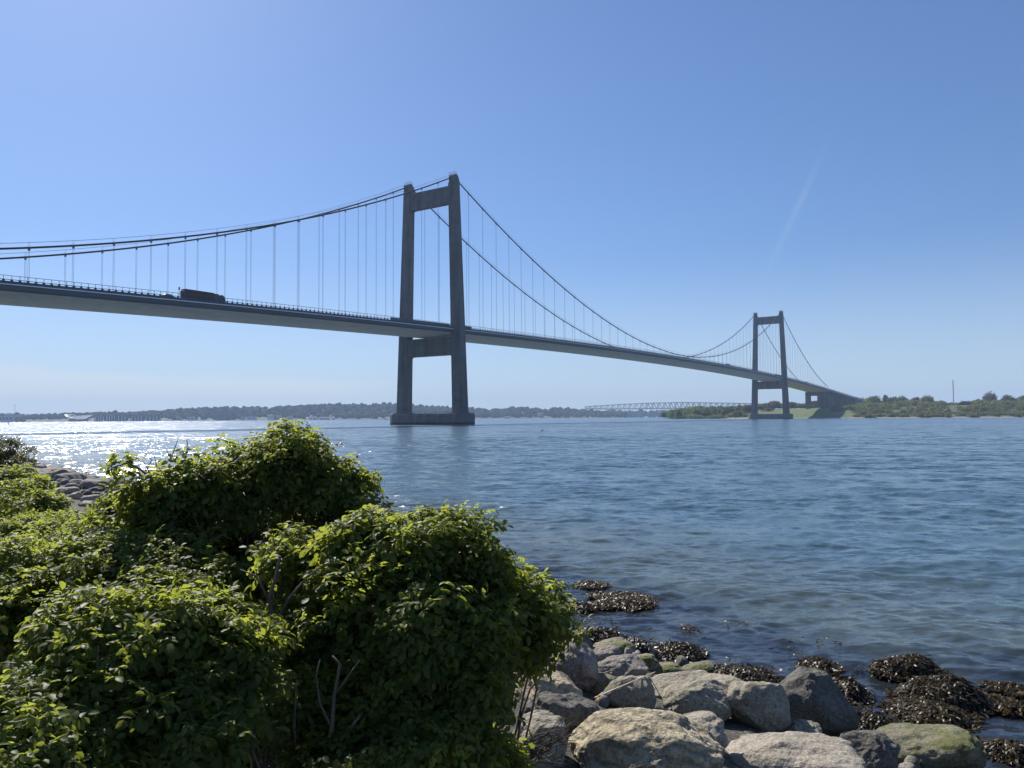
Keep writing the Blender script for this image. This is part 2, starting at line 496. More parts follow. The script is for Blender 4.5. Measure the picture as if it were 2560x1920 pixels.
sd = -shore_d(V[:, 0], V[:, 1])
wk = np.clip(1 - poly_dist(V[:, 0], V[:, 1], WAKE) / (4 + .020 * V[:, 1]), 0, 1) ** .6
m = NT('sea_water'); P = m.pos()
shoal = m.n('ShaderNodeAttribute', attribute_name='shoal').outputs['Fac']
wake = m.n('ShaderNodeAttribute', attribute_name='wake').outputs['Fac']
sh = m.math('ADD', shoal, m.math('MULTIPLY', m.math('SUBTRACT', m.noise(P, .35, 4), .5), 7.))
deep = m.mix(m.noise(m.mapped(P, (.02, .05, 1)), 1., 4), (.054, .098, .134), (.066, .114, .150))
c = m.mix(m.rng(sh, 11, 4.0), deep, (.060, .082, .080))
c = m.mix(m.rng(sh, 4.2, 1.6), c, (.016, .020, .026))
def nvec(scale, amp, detail=2, stretch=(.55, 1, 1)):
    v = m.noise(m.mapped(P, stretch, rot=(0, 0, .2)), scale, detail, .6, color=True)
    return m.vmath('MULTIPLY', m.vmath('SUBTRACT', v, (.5, .5, .5)), (amp * .8, amp, 0))
wind = m.rng(m.noise(m.mapped(P, (.012, .03, 1)), 1., 4, .6), .35, .65, .88, 1.1)
chop = m.n('ShaderNodeAttribute', attribute_name='chop').outputs['Fac']
t = m.vmath('ADD', nvec(2.6, 1.25, 3), nvec(.8, 1.15, 2))
t = m.vmath('ADD', t, nvec(.26, .75, 2, (.4, 1, 1)))
t = m.vmath('SCALE', m.vmath('ADD', t, nvec(.08, .35, 2, (.35, 1, 1))), chop)
t = m.vmath('ADD', t, nvec(9., .95, 3, (.4, 1, 1)))
t = m.vmath('ADD', t, nvec(3.2, .62, 2, (.45, 1, 1)))
t = m.vmath('SCALE', t, wind)
t = m.vmath('ADD', t, m.vmath('SCALE', (.10, -.20, 0.), wake))
gm = m.n('ShaderNodeNewGeometry')
nn = m.vmath('NORMALIZE', m.vmath('ADD', gm.outputs['Normal'], t))
m.l(nn, m.p.inputs['Normal'])
m.set(c, .19); m.p.inputs['IOR'].default_value = 1.333
tag(mesh_obj('water', V, [F], m.m, smooth=True, attrs={'shoal': ('POINT', sd), 'wake': ('POINT', wk), 'chop': ('POINT', wave_left(np.hypot(V[:, 0], V[:, 1])))}), kind='structure')

# ------------------------------------------------------------------ suspension bridge
TH = .5834
BO = Vector((-39.42, 382.80, 0))
bridge = tag(empty('suspension_bridge', BO, math.pi / 2 - TH),
             'long grey suspension bridge with two concrete portal towers across the strait', 'bridge')
def deck_z(s):
    s = np.asarray(s, float)
    z = 49.3 - 3.72e-5 * (s - 300) ** 2
    z = np.where(s > 840, 38.45 - .0402 * (s - 840), z)
    return np.where(s < -240, 38.45 + .0402 * (s + 240), z)
def cable_z(s):
    s = np.asarray(s, float)
    main = 51.9 + 68.3 * ((s - 300) / 300) ** 2
    u = np.where(s < 0, -s, s - 600)
    side = 120.2 - .4995 * u + .000725 * u * u
    return np.where((s >= 0) & (s <= 600), main, side)
def Bw(s, n, z):
    return np.array([BO[0] + math.sin(TH) * s + math.cos(TH) * n, BO[1] + math.cos(TH) * s - math.sin(TH) * n, z])

def leg_half(z): return 3.1 - 1.15 * (z - 5.6) / 114.4            # half width across the bridge
def leg_mid(z): return 17.62 - 3.51 * (z - 5.6) / 114.4
def arc(cx, cz, r, a0, a1, n=6):
    return [(cx + r * math.cos(a0 + (a1 - a0) * i / n), cz + r * math.sin(a0 + (a1 - a0) * i / n)) for i in range(n + 1)]
def make_tower(s0):
    t = empty('tower', (s0, 0, 0), 0, bridge)
    for sg in (1, -1):
        b = MB()
        zs = [5.6, 30, 60, 90, 117]
        for z0, z1 in zip(zs[:-1], zs[1:]):
            q = []
            for z in (z0, z1):
                w = 2.35 - .35 * (z - 5.6) / 114.4
                i, o = sg * (leg_mid(z) - leg_half(z)), sg * (leg_mid(z) + leg_half(z))
                q.append([(-w, -min(i, o), z), (w, -min(i, o), z), (w, -max(i, o), z), (-w, -max(i, o), z)][::-1])
            b.hexa(q[0], q[1])
        i, o = sg * (leg_mid(117) - 1.6), sg * (leg_mid(117) + 1.95)
        prof = [(-1.9, 117), (2.0, 117), (2.0, 117.2), (1.85, 118.3), (1.45, 119.4), (.85, 120.3), (.1, 120.9), (-.7, 121.0), (-1.5, 120.8), (-1.9, 120.4)]
        b.prism(prof, 1, -min(i, o), -max(i, o))
        n0 = sg * (leg_mid(47.6) - leg_half(47.6))
        b.box(-1.2, 1.2, min(-n0, -n0 + sg * .9), max(-n0, -n0 + sg * .9), 46.9, 48.8)
        b.build('leg', M['concrete'], t)
    def beam(z0, z1, hs, r, dep):
        b = MB()
        e0 = leg_mid(z0) - leg_half(z0) + .4; e1 = leg_mid(z1) - leg_half(z1) + .4
        f = leg_mid(z0 - r) - leg_half(z0 - r) + .02
        poly = [(-e0, z0)] + [(-f, z0 - r)] + arc(-f + r, z0 - r, r, math.pi, math.pi / 2) + arc(f - r, z0 - r, r, math.pi / 2, 0) + [(f, z0 - r), (e0, z0)]
        poly += [(e1, z1), (-e1, z1)]
        # drop repeated points, then extrude along the road
        pl = [poly[0]]
        for p in poly[1:]:
            if math.hypot(p[0] - pl[-1][0], p[1] - pl[-1][1]) > 1e-3: pl.append(p)
        n = len(pl); V = [(-dep, p, z) for p, z in pl] + [(dep, p, z) for p, z in pl]
        b.add(V, [(i, (i + 1) % n, (i + 1) % n + n, i + n) for i in range(n)])
        # caps: a strip of quads from the curved lower edge to the straight top edge
        low = [(x, z) for x, z in pl[:-2]]
        k = len(low); base = b.n
        top = [(x * e1 / e0 if abs(x) < e0 else math.copysign(e1, x), z1) for x, z in low]
        V = []
        for d_ in (-dep, dep): V += [(d_, x, z) for x, z in low] + [(d_, x, z) for x, z in top]
        b.add(V, [(i, i + 1, k + i + 1, k + i) for i in range(k - 1)] + [(2*k + k + i, 2*k + k + i + 1, 2*k + i + 1, 2*k + i) for i in range(k - 1)])
        b.build('cross_beam', M['concrete'], t)
    beam(33.5, 42.2, 0, 1.6, 1.95)
    beam(107.1, 115.6, 0, 1.5, 1.55)
    b = MB()
    oct_ = [(24.5, -1.6), (22.6, -5.0), (20, -6.5), (-20, -6.5), (-22.6, -5.0), (-24.5, -1.6), (-24.5, 1.6), (-22.6, 5.0), (-20, 6.5), (20, 6.5), (22.6, 5.0), (24.5, 1.6)]
    n = len(oct_)
    b.add([(q, p, -8) for p, q in oct_] + [(q, p, 5.0) for p, q in oct_] + [(q * .97, p * .985, 5.35) for p, q in oct_],
          [(i, (i+1) % n, (i+1) % n + n, i + n) for i in range(n)] + [(i + n, (i+1) % n + n, (i+1) % n + 2*n, i + 2*n) for i in range(n)] + [tuple(range(2*n, 3*n))])
    for sg in (1, -1): b.box(-3.0, 3.0, sg * 17.6 - 3.9, sg * 17.6 + 3.9, 5.3, 5.75)
    b.build('pier_base', M['pier'], t)
    b = MB()
    for sg in (1, -1):
        pts = [(-1.8, 122.1), (-.7, 122.4), (.4, 122.1), (1.3, 121.2), (2.2, 119.6), (3.4, 117.6)]
        for off in (-1.2, 1.2):
            y = -sg * leg_mid(119) + off
            b.tube([(x, y, z) for x, z in pts], .05, 4)
            b.tube([(x, y, z - .6) for x, z in pts], .04, 4)
            for x, z in pts[:-1]: b.box(x - .05, x + .05, y - .05, y + .05, z - 1.5, z)
    b.build('railing', M['rail'], t)
    b = MB()
    for y in np.arange(-21, 21.1, 3): b.box(5.7, 5.78, y - .04, y + .04, 5.3, 6.4)
    b.box(5.71, 5.77, -21, 21, 6.34, 6.41); b.box(5.71, 5.77, -21, 21, 5.85, 5.9)
    b.build('pier_railing', M['rail'], t)
make_tower(0.); make_tower(600.)

# deck: one swept steel box, then the road surface and the parapets
ss = np.concatenate([np.arange(-420, 840, 12.), np.arange(840, 1250, 14.)])
prof = [(15.5, 0), (15.35, -2.05), (7.4, -3.15), (-7.4, -3.15), (-15.35, -2.05), (-15.5, 0), (-14.95, .02), (-14.95, .85), (-14.6, .85), (-14.6, .6),
        (14.6, .6), (14.6, .85), (14.95, .85), (14.95, .02)]
npf = len(prof)
V = np.array([[(s, -n, deck_z(s) + z) for n, z in prof] for s in ss]).reshape(-1, 3)
idx = []; mi = []
mats_of = [0, 1, 1, 1, 0, 2, 0, 2, 0, 3, 0, 2, 0, 2]
for i in range(len(ss) - 1):
    for j in range(npf):
        a, b_ = i * npf + j, i * npf + (j + 1) % npf
        idx.append((a, b_, b_ + npf, a + npf)); mi.append(4 if mats_of[j] == 1 and ss[i] >= 838 else mats_of[j])
mesh_obj('girder', V, [np.array(idx)], [M['fascia'], M['soffit'], M['ledge'], M['asphalt'], M['concrete']], bridge, mat_idx=mi)
b = MB()
for sg in (1, -1):
    b = MB()
    for s0, s1 in zip(ss[:-1], ss[1:]):
        z0, z1 = float(deck_z(s0)), float(deck_z(s1)); y0, y1 = sorted((-sg * 15.50, -sg * 15.64))
        b.hexa([(s0, y0, z0 - .3), (s0, y1, z0 - .3), (s0, y1, z0), (s0, y0, z0)], [(s1, y0, z1 - .3), (s1, y1, z1 - .3), (s1, y1, z1), (s1, y0, z1)])
    b.build('edge_strip', M['white'], bridge)
b = MB()
for n0 in (-7.2, -3.6, 3.6, 7.2):
    for s in np.arange(-240, 1150, 16.): b.box(s, s + 6, -n0 - .08, -n0 + .08, float(deck_z(s + 3)) + .604, float(deck_z(s + 3)) + .608)
tag(b.build('lane_marking', M['white'], bridge), kind='stuff')
for sg in (1, -1):
    b = MB()
    st = np.arange(-240, 1180, 2.07)
    zz = deck_z(st)
    y = -sg * 14.78
    for s, z in zip(st, zz):
        b.box(s - .34, s + .34, y - .10, y + .10, z + .85, z + 1.22)
        b.box(s - .05, s + .05, y - .05, y + .05, z + 1.3, z + 2.3)
    b.tube([(s, y, z + 1.26) for s, z in zip(st, zz)], .09, 4)
    b.tube([(s, y, z + 2.32) for s, z in zip(st, zz)], .07, 4)
    b.build('railing', M['rail'], bridge)
for c0, a0, a1 in ((0, -46, 13), (600, -34, 14)):
    for sg in (1, -1):
        b = MB()
        for s in np.arange(c0 + a0, c0 + a1 - .1, 2.95):
            z = float(deck_z(s + 1.5)); y = -sg * 15.02
            if abs(s + 1.5 - c0) < 3.2: continue
            b.box(s + .02, s + 2.93, y - .06, y + .06, z + .8, z + 2.0)
        b.build('wind_screen', M['fascia'], bridge)
for sg in (1, -1):
    for a0, a1, k in ((-240, 0, 60), (0, 600, 120), (600, 840, 60)):
        s = np.linspace(a0, a1, k)
        zt = np.minimum(cable_z(s), 120.1)
        MB().tube([(x, -sg * 14.1, z) for x, z in zip(s, zt)], .30, 8).build('main_cable', M['cable'], bridge, True)
        b = MB()
        for off in (-.35, .35):
            b.tube([(x, -sg * 14.1 + off, z + 1.45) for x, z in zip(s, zt)], .028, 4, False)
        for x in np.arange(a0 + 12, a1 - 1, 12.):
            z = float(cable_z(x))
            for off in (-.35, .35): b.tube([(x, -sg * 14.1 + off, z), (x, -sg * 14.1 + off, z + 1.5)], .03, 4, False)
        b.build('hand_rope', M['hanger'], bridge)
def hanger(b, s, n):
    z1, z0 = float(cable_z(s)), float(deck_z(s)) + .3
    if z1 - z0 < 1.2: return
    t = np.array([1, 0, float(cable_z(s + .5) - cable_z(s - .5))]); t /= np.linalg.norm(t)
    p = np.array([s, -n, z1])
    b.tube([p - t * .55, p - t * .3, p + t * .3, p + t * .55], [.34, .39, .39, .34], 8)
    b.box(s - .28, s + .28, -n - .12, -n + .12, z1 - .85, z1 - .2)
    for o in (-.19, .19):
        b.tube([(s + o, -n, z1 - .5), (s + o, -n, z0)], .038, 5, False)
    b.tube([(s - .45, -n, z0), (s - .1, -n, z0 + .75), (s + .1, -n, z0 + .75), (s + .45, -n, z0)], .11, 5)
hg = []
for sg in (1, -1):
    hg += [(s, sg * 14.1) for s in list(np.arange(-204, 0, 12.)) + list(np.arange(12, 600, 12.)) + list(np.arange(612, 828, 12.))]
hg.sort(key=lambda q: np.linalg.norm(Bw(q[0], q[1], 50)))
for s, n in hg[:98]:
    b = MB(); hanger(b, s, n)
    if b.n: b.build('hanger', M['hanger'], bridge)
b = MB()
for s, n in hg[98:]: hanger(b, s, n)
tag(b.build('hanger', M['hanger'], bridge), kind='stuff')
# far abutment portal and the approach viaduct beyond the anchorage
for k, s in enumerate((836., 905., 972., 1040., 1108., 1176.)):
    b = MB(); z = float(deck_z(s)) - 2.9
    n1, n0 = (15.2, 8.6) if k == 0 else (14.4, 8.2)
    w = 2.4 if k == 0 else 1.8
    for sg in (1, -1): b.box(s - w, s + w, min(sg * n0, sg * n1), max(sg * n0, sg * n1), -3, z)
    b.box(s - w + .2, s + w - .2, -n1 + .3, n1 - .3, z - 5.2, z + .15)
    b.build('viaduct_pier', M['concrete'], bridge)
b = MB(); b.box(838.8, 872, -13.8, -3.0, -3, 31.5)
b.build('anchor_block', M['concrete'], bridge)

# ------------------------------------------------------------------ boulders
def ico(sub):
    t = (1 + 5 ** .5) / 2
    V = [(-1,t,0),(1,t,0),(-1,-t,0),(1,-t,0),(0,-1,t),(0,1,t),(0,-1,-t),(0,1,-t),(t,0,-1),(t,0,1),(-t,0,-1),(-t,0,1)]
    F = [(0,11,5),(0,5,1),(0,1,7),(0,7,10),(0,10,11),(1,5,9),(5,11,4),(11,10,2),(10,7,6),(7,1,8),(3,9,4),(3,4,2),(3,2,6),(3,6,8),(3,8,9),(4,9,5),(2,4,11),(6,2,10),(8,6,7),(9,8,1)]
    V = [np.array(v) / math.sqrt(1 + t * t) for v in V]
    for _ in range(sub):
        mid = {}; G = []
        def mp_(a, b):
            k = (min(a, b), max(a, b))
            if k not in mid:
                p = V[a] + V[b]; V.append(p / np.linalg.norm(p)); mid[k] = len(V) - 1
            return mid[k]
        for a, b, c in F:
            x, y, z = mp_(a, b), mp_(b, c), mp_(c, a)
            G += [(a, x, z), (b, y, x), (c, z, y), (x, y, z)]
        F = G
    return np.array(V), np.array(F)
ICO = {k: ico(k) for k in (1, 2, 3, 4, 5)}

def rock_shape(seed, sub=5, planes=7, cut=.72, lump=.16, round_=2.6, fine=.03):
    r = np.random.default_rng(seed)
    U, F = ICO[sub]
    rad = 1 / (np.abs(U) ** round_).sum(1) ** (1 / round_)
    V = U * rad[:, None]
    for _ in range(planes):
        n = r.normal(size=3); n /= np.linalg.norm(n)
        h = cut + r.uniform(-.10, .22)
        d = V @ n - h
        V = V - np.where(d > 0, d * r.uniform(.72, .95), 0)[:, None] * n
    V = V * (1 + lump * fbm(U * 1.25 + r.uniform(-50, 50, 3), 3, seed)[:, None])
    V = V + U * (fine * fbm(U * 5.5 + r.uniform(-50, 50, 3), 4, seed + 5, .6))[:, None]
    mn, mx = V.min(0), V.max(0)
    return (V - (mn + mx) / 2) / ((mx - mn) / 2), F

def ground_hit(px, py, lift):
    """walk down a view ray until it is `lift` above the shore (used to find where a boulder lies)"""
    r = ray(px, py); r = r / np.linalg.norm(r)
    t = np.arange(2.0, 90, .02)
    X, Y, Z = r[0] * t, r[1] * t, CAMH + r[2] * t
    ok = np.nonzero(Z <= np.maximum(gz(X, Y), -.25) + lift)[0]
    k = ok[0] if len(ok) else len(t) - 1
    return np.array([X[k], Y[k], Z[k]]), t[k]

ROCKS = [
 # x0, y0, x1, y1, material, depth ratio, tilt (deg), seed, cut, lump, label
 (1419,1768,1812,1990,'rk_tan',.95,-6,11,.78,.12,'largest tan boulder with curved layers and orange lichen, in front of the others'),
 (1560,1886,1668,1965,'rk_tan',.9,4,12,.74,.15,'small pale stone with an orange lichen patch leaning on the largest tan boulder'),
 (1309,1727,1500,1850,'rk_dark',1.,3,113,.74,.22,'pitted dark grey boulder wedged left of the largest tan boulder'),
 (1272,1774,1418,1940,'rk_grey',1.,16,14,.74,.15,'grey boulder with orange lichen crest at the edge of the rose bush'),
 (1284,1674,1460,1790,'rk_smooth',1.1,12,15,.76,.10,'smooth sandy boulder with a rounded sunlit shoulder beside the rose bush'),
 (1268,1651,1394,1728,'rk_smooth',1.2,6,16,.72,.12,'cracked sandy slab behind the smooth rounded boulder, under the hanging roses'),
 (1378,1592,1498,1752,'rk_purple',1.0,-24,17,.66,.12,'tall purplish slab standing steeply with orange lichen on its crown'),
 (1478,1634,1622,1708,'rk_purple',1.1,-15,18,.68,.14,'dark overhung boulder with a lichen spot on its hump'),
 (1478,1592,1590,1650,'rk_moss',1.1,-5,19,.70,.12,'olive-topped boulder at the back against the seaweed'),
 (1466,1611,1562,1668,'rk_purple',1.0,-20,20,.72,.12,'small purple-grey boulder leaning against the olive-topped one'),
 (1466,1681,1562,1752,'rk_moss',1.0,10,21,.62,.14,'angular olive-brown stone in the hollow below the overhung boulder'),
 (1502,1688,1642,1795,'rk_grey',1.,-14,22,.68,.12,'speckled grey boulder crossed by a dry straw'),
 (1450,1638,1488,1688,'rk_dark',1.,0,23,.7,.14,'small dark stone between the purplish slab and the overhung boulder'),
 (1566,1632,1648,1672,'rk_moss',1.2,-4,24,.62,.12,'thin flat pale slab lying before the seaweed heap'),
 (1600,1652,1706,1684,'rk_moss',1.3,-6,25,.70,.12,'low stone covered in moss with a brown angular end'),
 (1698,1650,1790,1694,'rk_moss',1.2,-10,26,.76,.10,'bright mossy green rounded stone near the black seaweed'),
 (1610,1674,1880,1785,'rk_grey',.8,-6,27,.72,.12,'long low grey slab reaching back to the seaweed'),
 (1655,1695,1836,1822,'rk_grey',1.0,-8,28,.76,.13,'rounded grey-brown boulder with a small lichen dot in front of the long slab'),
 (1800,1702,1978,1845,'rk_grey',1.0,-10,29,.70,.12,'grey boulder with a shaded green foot beside the black slab'),
 (1628,1767,1678,1802,'rk_grey',1.,5,30,.72,.12,'fist-like small grey stone squeezed behind the pinkish boulder'),
 (1640,1776,1820,1890,'rk_pink',1.,-16,31,.74,.12,'pinkish boulder half hidden behind the largest tan boulder'),
 (1930,1666,2150,1868,'rk_dark',.9,-20,32,.62,.10,'large black slab with an upright left edge and a shaded face'),
 (1942,1796,2058,1860,'rk_grey',1.,-14,33,.66,.12,'small wedge stone in the shadow at the foot of the black slab'),
 (1804,1826,2168,1985,'rk_pink',.9,-7,34,.72,.14,'broad rough buff boulder at the lower edge, right of the largest one'),
 (2082,1824,2252,1960,'rk_dark',.9,-16,35,.66,.12,'dark grey leaning stone between the buff boulder and the mossy boulder'),
 (2156,1806,2470,1955,'rk_moss',.8,-12,36,.68,.12,'large grey boulder with a yellow-green moss patch beside the water'),
 (1266,1628,1326,1680,'rk_white',1.,0,37,.72,.12,'whitish stone seen through the hanging rose leaves'),
 (1412,1572,1486,1640,'rk_dark',1.,0,38,.70,.12,'black wet stone behind the purplish slab'),
 (1700,1930,1830,2010,'rk_grey',1.,0,39,.72,.12,'grey stone just under the right flank of the largest tan boulder'),
 (1150,1640,1275,1730,'rk_smooth',1.1,4,40,.72,.12,'sandy boulder glimpsed through gaps in the dark rose bush'),
 (1030,1660,1140,1740,'rk_smooth',1.1,-4,41,.72,.12,'pale stone showing as specks low inside the dark rose bush'),
 (276,1278,332,1318,'rk_pink',1.,-4,52,.74,.12,'pinkish boulder framed by leaves below the dead twigs'),
 (84,1170,118,1182,'rk_dark',1.,0,53,.72,.12,'black wet stone farthest up the shore beside the brown shrub'),
 (112,1171,139,1182,'rk_dark',1.,0,54,.72,.12,'second black wet stone far up the shore, nearest the seaweed'),
 (66,1176,102,1196,'rk_grey',1.,0,55,.72,.12,'grey stone next to the small far bush'),
 (92,1184,130,1203,'rk_dark',1.,0,56,.72,.12,'dark stone just inshore of the far seaweed heap'),
 (78,1192,124,1218,'rk_grey',1.,-8,57,.74,.12,'long grey stone with a sunlit ridge by the far bush'),
 (126,1189,190,1202,'rk_dark',1.,-3,58,.70,.12,'flat dark slab under the far seaweed heap'),
 (118,1203,152,1222,'rk_grey',1.,0,59,.72,.12,'grey square stone in the middle of the far revetment'),
 (144,1198,174,1212,'rk_moss',1.,0,60,.72,.12,'low stone with a light green top on the far revetment'),
 (148,1216,200,1240,'rk_grey',1.,-6,61,.74,.12,'long smooth grey stone on the far revetment'),
 (176,1210,204,1228,'rk_dark',1.,0,62,.72,.12,'dark rounded stone behind the long smooth one'),
 (126,1218,168,1236,'rk_smooth',1.,-8,63,.74,.12,'pale slab at the rim of the far leaves'),
 (200,1223,232,1242,'rk_dark',1.,0,64,.72,.12,'dark blue-grey stone in the far revetment above the buff stones'),
 (170,1229,208,1252,'rk_pink',1.,-10,65,.74,.12,'brownish stone leaning in the far revetment'),
 (200,1236,256,1260,'rk_pink',1.,-6,66,.74,.12,'buff rounded boulder nearest of the far revetment'),
 (194,1251,262,1272,'rk_grey',1.,4,67,.74,.12,'flat pale boulder lowest in the far revetment'),
 (210,1209,242,1224,'rk_grey',1.,0,68,.72,.12,'mid grey stone close to the far shoreline weed'),
 (216,1216,258,1234,'rk_dark',1.,-6,69,.72,.12,'dark slab sloping to the water in the far revetment'),
 (228,1229,252,1238,'rk_moss',1.,0,70,.72,.12,'flat yellow-green stone in the far revetment'),
]
def place_rock(x0, y0, x1, y1, mat, dr, tilt, seed, cut, lump, label):
    cx, cy_ = (x0 + x1) / 2, (y0 + y1) / 2
    wpx, hpx = x1 - x0, y1 - y0
    p, t = ground_hit(cx, cy_, .05)
    for _ in range(3):
        hm = hpx * t / FPX
        p, t = ground_hit(cx, cy_, hm * .22)
    a = wpx * t / FPX / 2; hh = hpx * t / FPX / 2
    b = max(a * .8, hh) * dr
    el = math.atan2(-ray(cx, cy_)[2], 1)
    # the outline height mixes the boulder's height and its depth seen from above
    c = max(.35 * a, math.sqrt(max(hh * hh - (b * math.sin(el)) ** 2, (.45 * hh) ** 2)) / math.cos(el))
    V, F = rock_shape(seed, 5 if wpx > 90 else 4 if wpx > 60 else 3, planes=5, cut=cut + .12, lump=lump * 1.1, fine=.026)
    g = math.radians(-tilt); ct, st = math.cos(g), math.sin(g)
    V = V * np.array([1, b / a, c / a]) * a
    V = np.stack([V[:, 0] * ct - V[:, 2] * st, V[:, 1], V[:, 0] * st + V[:, 2] * ct], 1)
    k = a / max(abs(V[:, 0]).max(), 1e-6); V[:, 0] *= k
    f = math.atan2(p[0], p[1])
    V = np.stack([V[:, 0] * math.cos(f) + V[:, 1] * math.sin(f), -V[:, 0] * math.sin(f) + V[:, 1] * math.cos(f), V[:, 2]], 1)
    fv, rt = np.array([math.sin(f), math.cos(f), 0]), np.array([math.cos(f), -math.sin(f), 0])
    def px_of(Q):
        q = Q - CP; c1, s1 = math.cos(PITCH), math.sin(PITCH)
        d_ = q[:, 1] * c1 + q[:, 2] * s1; xx = q[:, 0] / d_; yy = (-q[:, 1] * s1 + q[:, 2] * c1) / d_
        c1, s1 = math.cos(ROLL), math.sin(ROLL)
        return 1280 + FPX * (xx * c1 - yy * s1), 960 - FPX * (xx * s1 + yy * c1)
    for _ in range(5):
        X_, Y_ = px_of(V + p)
        k = wpx / (X_.max() - X_.min())
        lx = V @ rt
        V = V + (lx * (k - 1))[:, None] * rt
        p = p + rt * ((cx - (X_.max() + X_.min()) / 2) * t / FPX)
        hn = (Y_.max() - Y_.min()) / hpx
        if hn > 1.02: V = V * np.array([1, 1, max(1 / hn, .85)]); ly = V @ fv; V = V + (ly * (max(1 / hn, .9) - 1))[:, None] * fv
        p[2] += (Y_.min() - y0) * t / FPX / math.cos(el) * .9
    low = float(gz(np.array(p[0]), np.array(p[1]))) - .08 - (p[2] + V[:, 2].min())
    if low < 0:
        zt_ = V[:, 2].max(); V[:, 2] = zt_ + (V[:, 2] - zt_) * (1 - low / (zt_ - V[:, 2].min()))
    o = mesh_obj('boulder', V, [F], M[mat], smooth=True)
    o.location = p
    tag(o, label, 'boulder', 'boulders of the shore revetment')
    return p, a
rock_at = [place_rock(*r) for r in ROCKS]
# small broken stones between the boulders
V_, F_, n_ = [], [], 0
for k in range(560):
    if k < 200: x, y = rng.uniform(-.8, 4.2), rng.uniform(5, 13.5)
    else: y = rng.uniform(24, 58); x = float(np.interp(y, [22, 38, 47, 58], [-5.6, -20.5, -27.5, -37])) - rng.uniform(.3, 8)
    d = float(shore_d(np.array(x), np.array(y)))
    if d < -.1: continue
    V, F = rock_shape(900 + k, 2, 4, .72, .15)
    s = rng.uniform(.03, .09) * (2.6 if k >= 200 else 1)
    V_.append(V * s * rng.uniform(.6, 1.2, 3) + [x, y, float(gz(np.array(x), np.array(y))) + s * .3]); F_.append(F + n_); n_ += len(V)
for k in range(330):
    y = rng.uniform(11.5, 44); x = float(np.interp(y, [11.5, 13.8, 16.5, 21.5, 29, 38, 47], [1.0, -.2, -2, -5.6, -12, -20.5, -27.5])) - rng.uniform(.1, 4.6) ** 1.05
    if float(shore_d(np.array(x), np.array(y))) < -.1 or (x > -2.2 and y < 13): continue
    V, F = rock_shape(1500 + k, 3, 5, .80, .15)
    sz = rng.uniform(.28, .62)
    V_.append(V * sz * rng.uniform(.65, 1.1, 3) * [1, 1, .75] + [x, y, float(gz(np.array(x), np.array(y))) + sz * .18]); F_.append(F + n_); n_ += len(V)
tag(mesh_obj('rubble', np.concatenate(V_), [np.concatenate(F_)], M['rk_purple'], smooth=True), 'broken stones filling the gaps between the boulders and along the bank behind the bushes', 'rubble', kind='stuff')

# ------------------------------------------------------------------ seaweed
def fronds(n, cen, rad, hgt, seed, size=.11, gold=.4, flat_=False):
    """limp forked straps of wrack trailing over a low mound; returns V, quads, tone"""
    r = np.random.default_rng(seed)
    def top(x, y):
        q = math.hypot(x / rad[0], y / rad[1])
        return hgt * (max(0., 1 - q * q) ** .8) * (1 + .25 * math.sin(9 * x + seed) * math.cos(8 * y + seed))
    V, F, T = [], [], []; k = 0
    for _ in range(n):
        q = r.uniform(0, 1) ** .5 * .97; a = r.uniform(0, 6.283)
        x, y = q * math.cos(a) * rad[0], q * math.sin(a) * rad[1]
        h = math.atan2(y / rad[1], x / rad[0]) + r.normal(0, .8)
        L_ = size * r.uniform(1.2, 2.6); w = size * r.uniform(.07, .15); lift = r.uniform(.004, .035) * (0 if flat_ else 1)
        tone = np.clip(r.beta(1.2, 2.4) * .75 + gold * r.uniform(0, .8) - .12, 0, 1)
        seg = 6; st = L_ / seg; row = []
        for s_ in range(seg):
            z = cen[2] + top(x, y) + lift * math.sin(s_ * 1.1 + k) + (.006 if flat_ else .008)
            roll_ = r.normal(0, .5)
            sx_, sy_ = -math.sin(h), math.cos(h)
            ww = w * (.7, 1., .85, 1.15, 1.3, .6)[s_]
            row += [np.array([cen[0] + x - sx_ * ww, cen[1] + y - sy_ * ww, z - roll_ * ww]), np.array([cen[0] + x + sx_ * ww, cen[1] + y + sy_ * ww, z + roll_ * ww])]
            h += r.normal(0, .45); x += math.cos(h) * st; y += math.sin(h) * st
        V += row; F += [(k + 2*i, k + 2*i + 1, k + 2*i + 3, k + 2*i + 2) for i in range(seg - 1)]; T += [tone] * (2 * seg); k += 2 * seg
        if not flat_ or r.random() < .5:          # side branch
            b0, b1 = row[4], row[5]; mid = (b0 + b1) / 2; h2 = h + r.choice([-1, 1]) * r.uniform(.5, 1.1)
            d = np.array([math.cos(h2), math.sin(h2), 0 if flat_ else r.normal(-.15, .25)]) * st; sd_ = np.array([-math.sin(h2), math.cos(h2), r.normal(0, .4)]) * w * .8
            e = mid + d * 1.3; e2 = mid + d * 2.6 + [0, 0, 0 if flat_ else -.01]
            V += [mid - sd_ * .6, mid + sd_ * .6, e - sd_, e + sd_, e2 - sd_ * .5, e2 + sd_ * .5]
            F += [(k, k + 1, k + 3, k + 2), (k + 2, k + 3, k + 5, k + 4)]; T += [tone] * 6; k += 6
    return np.array(V), np.array(F), np.array(T)
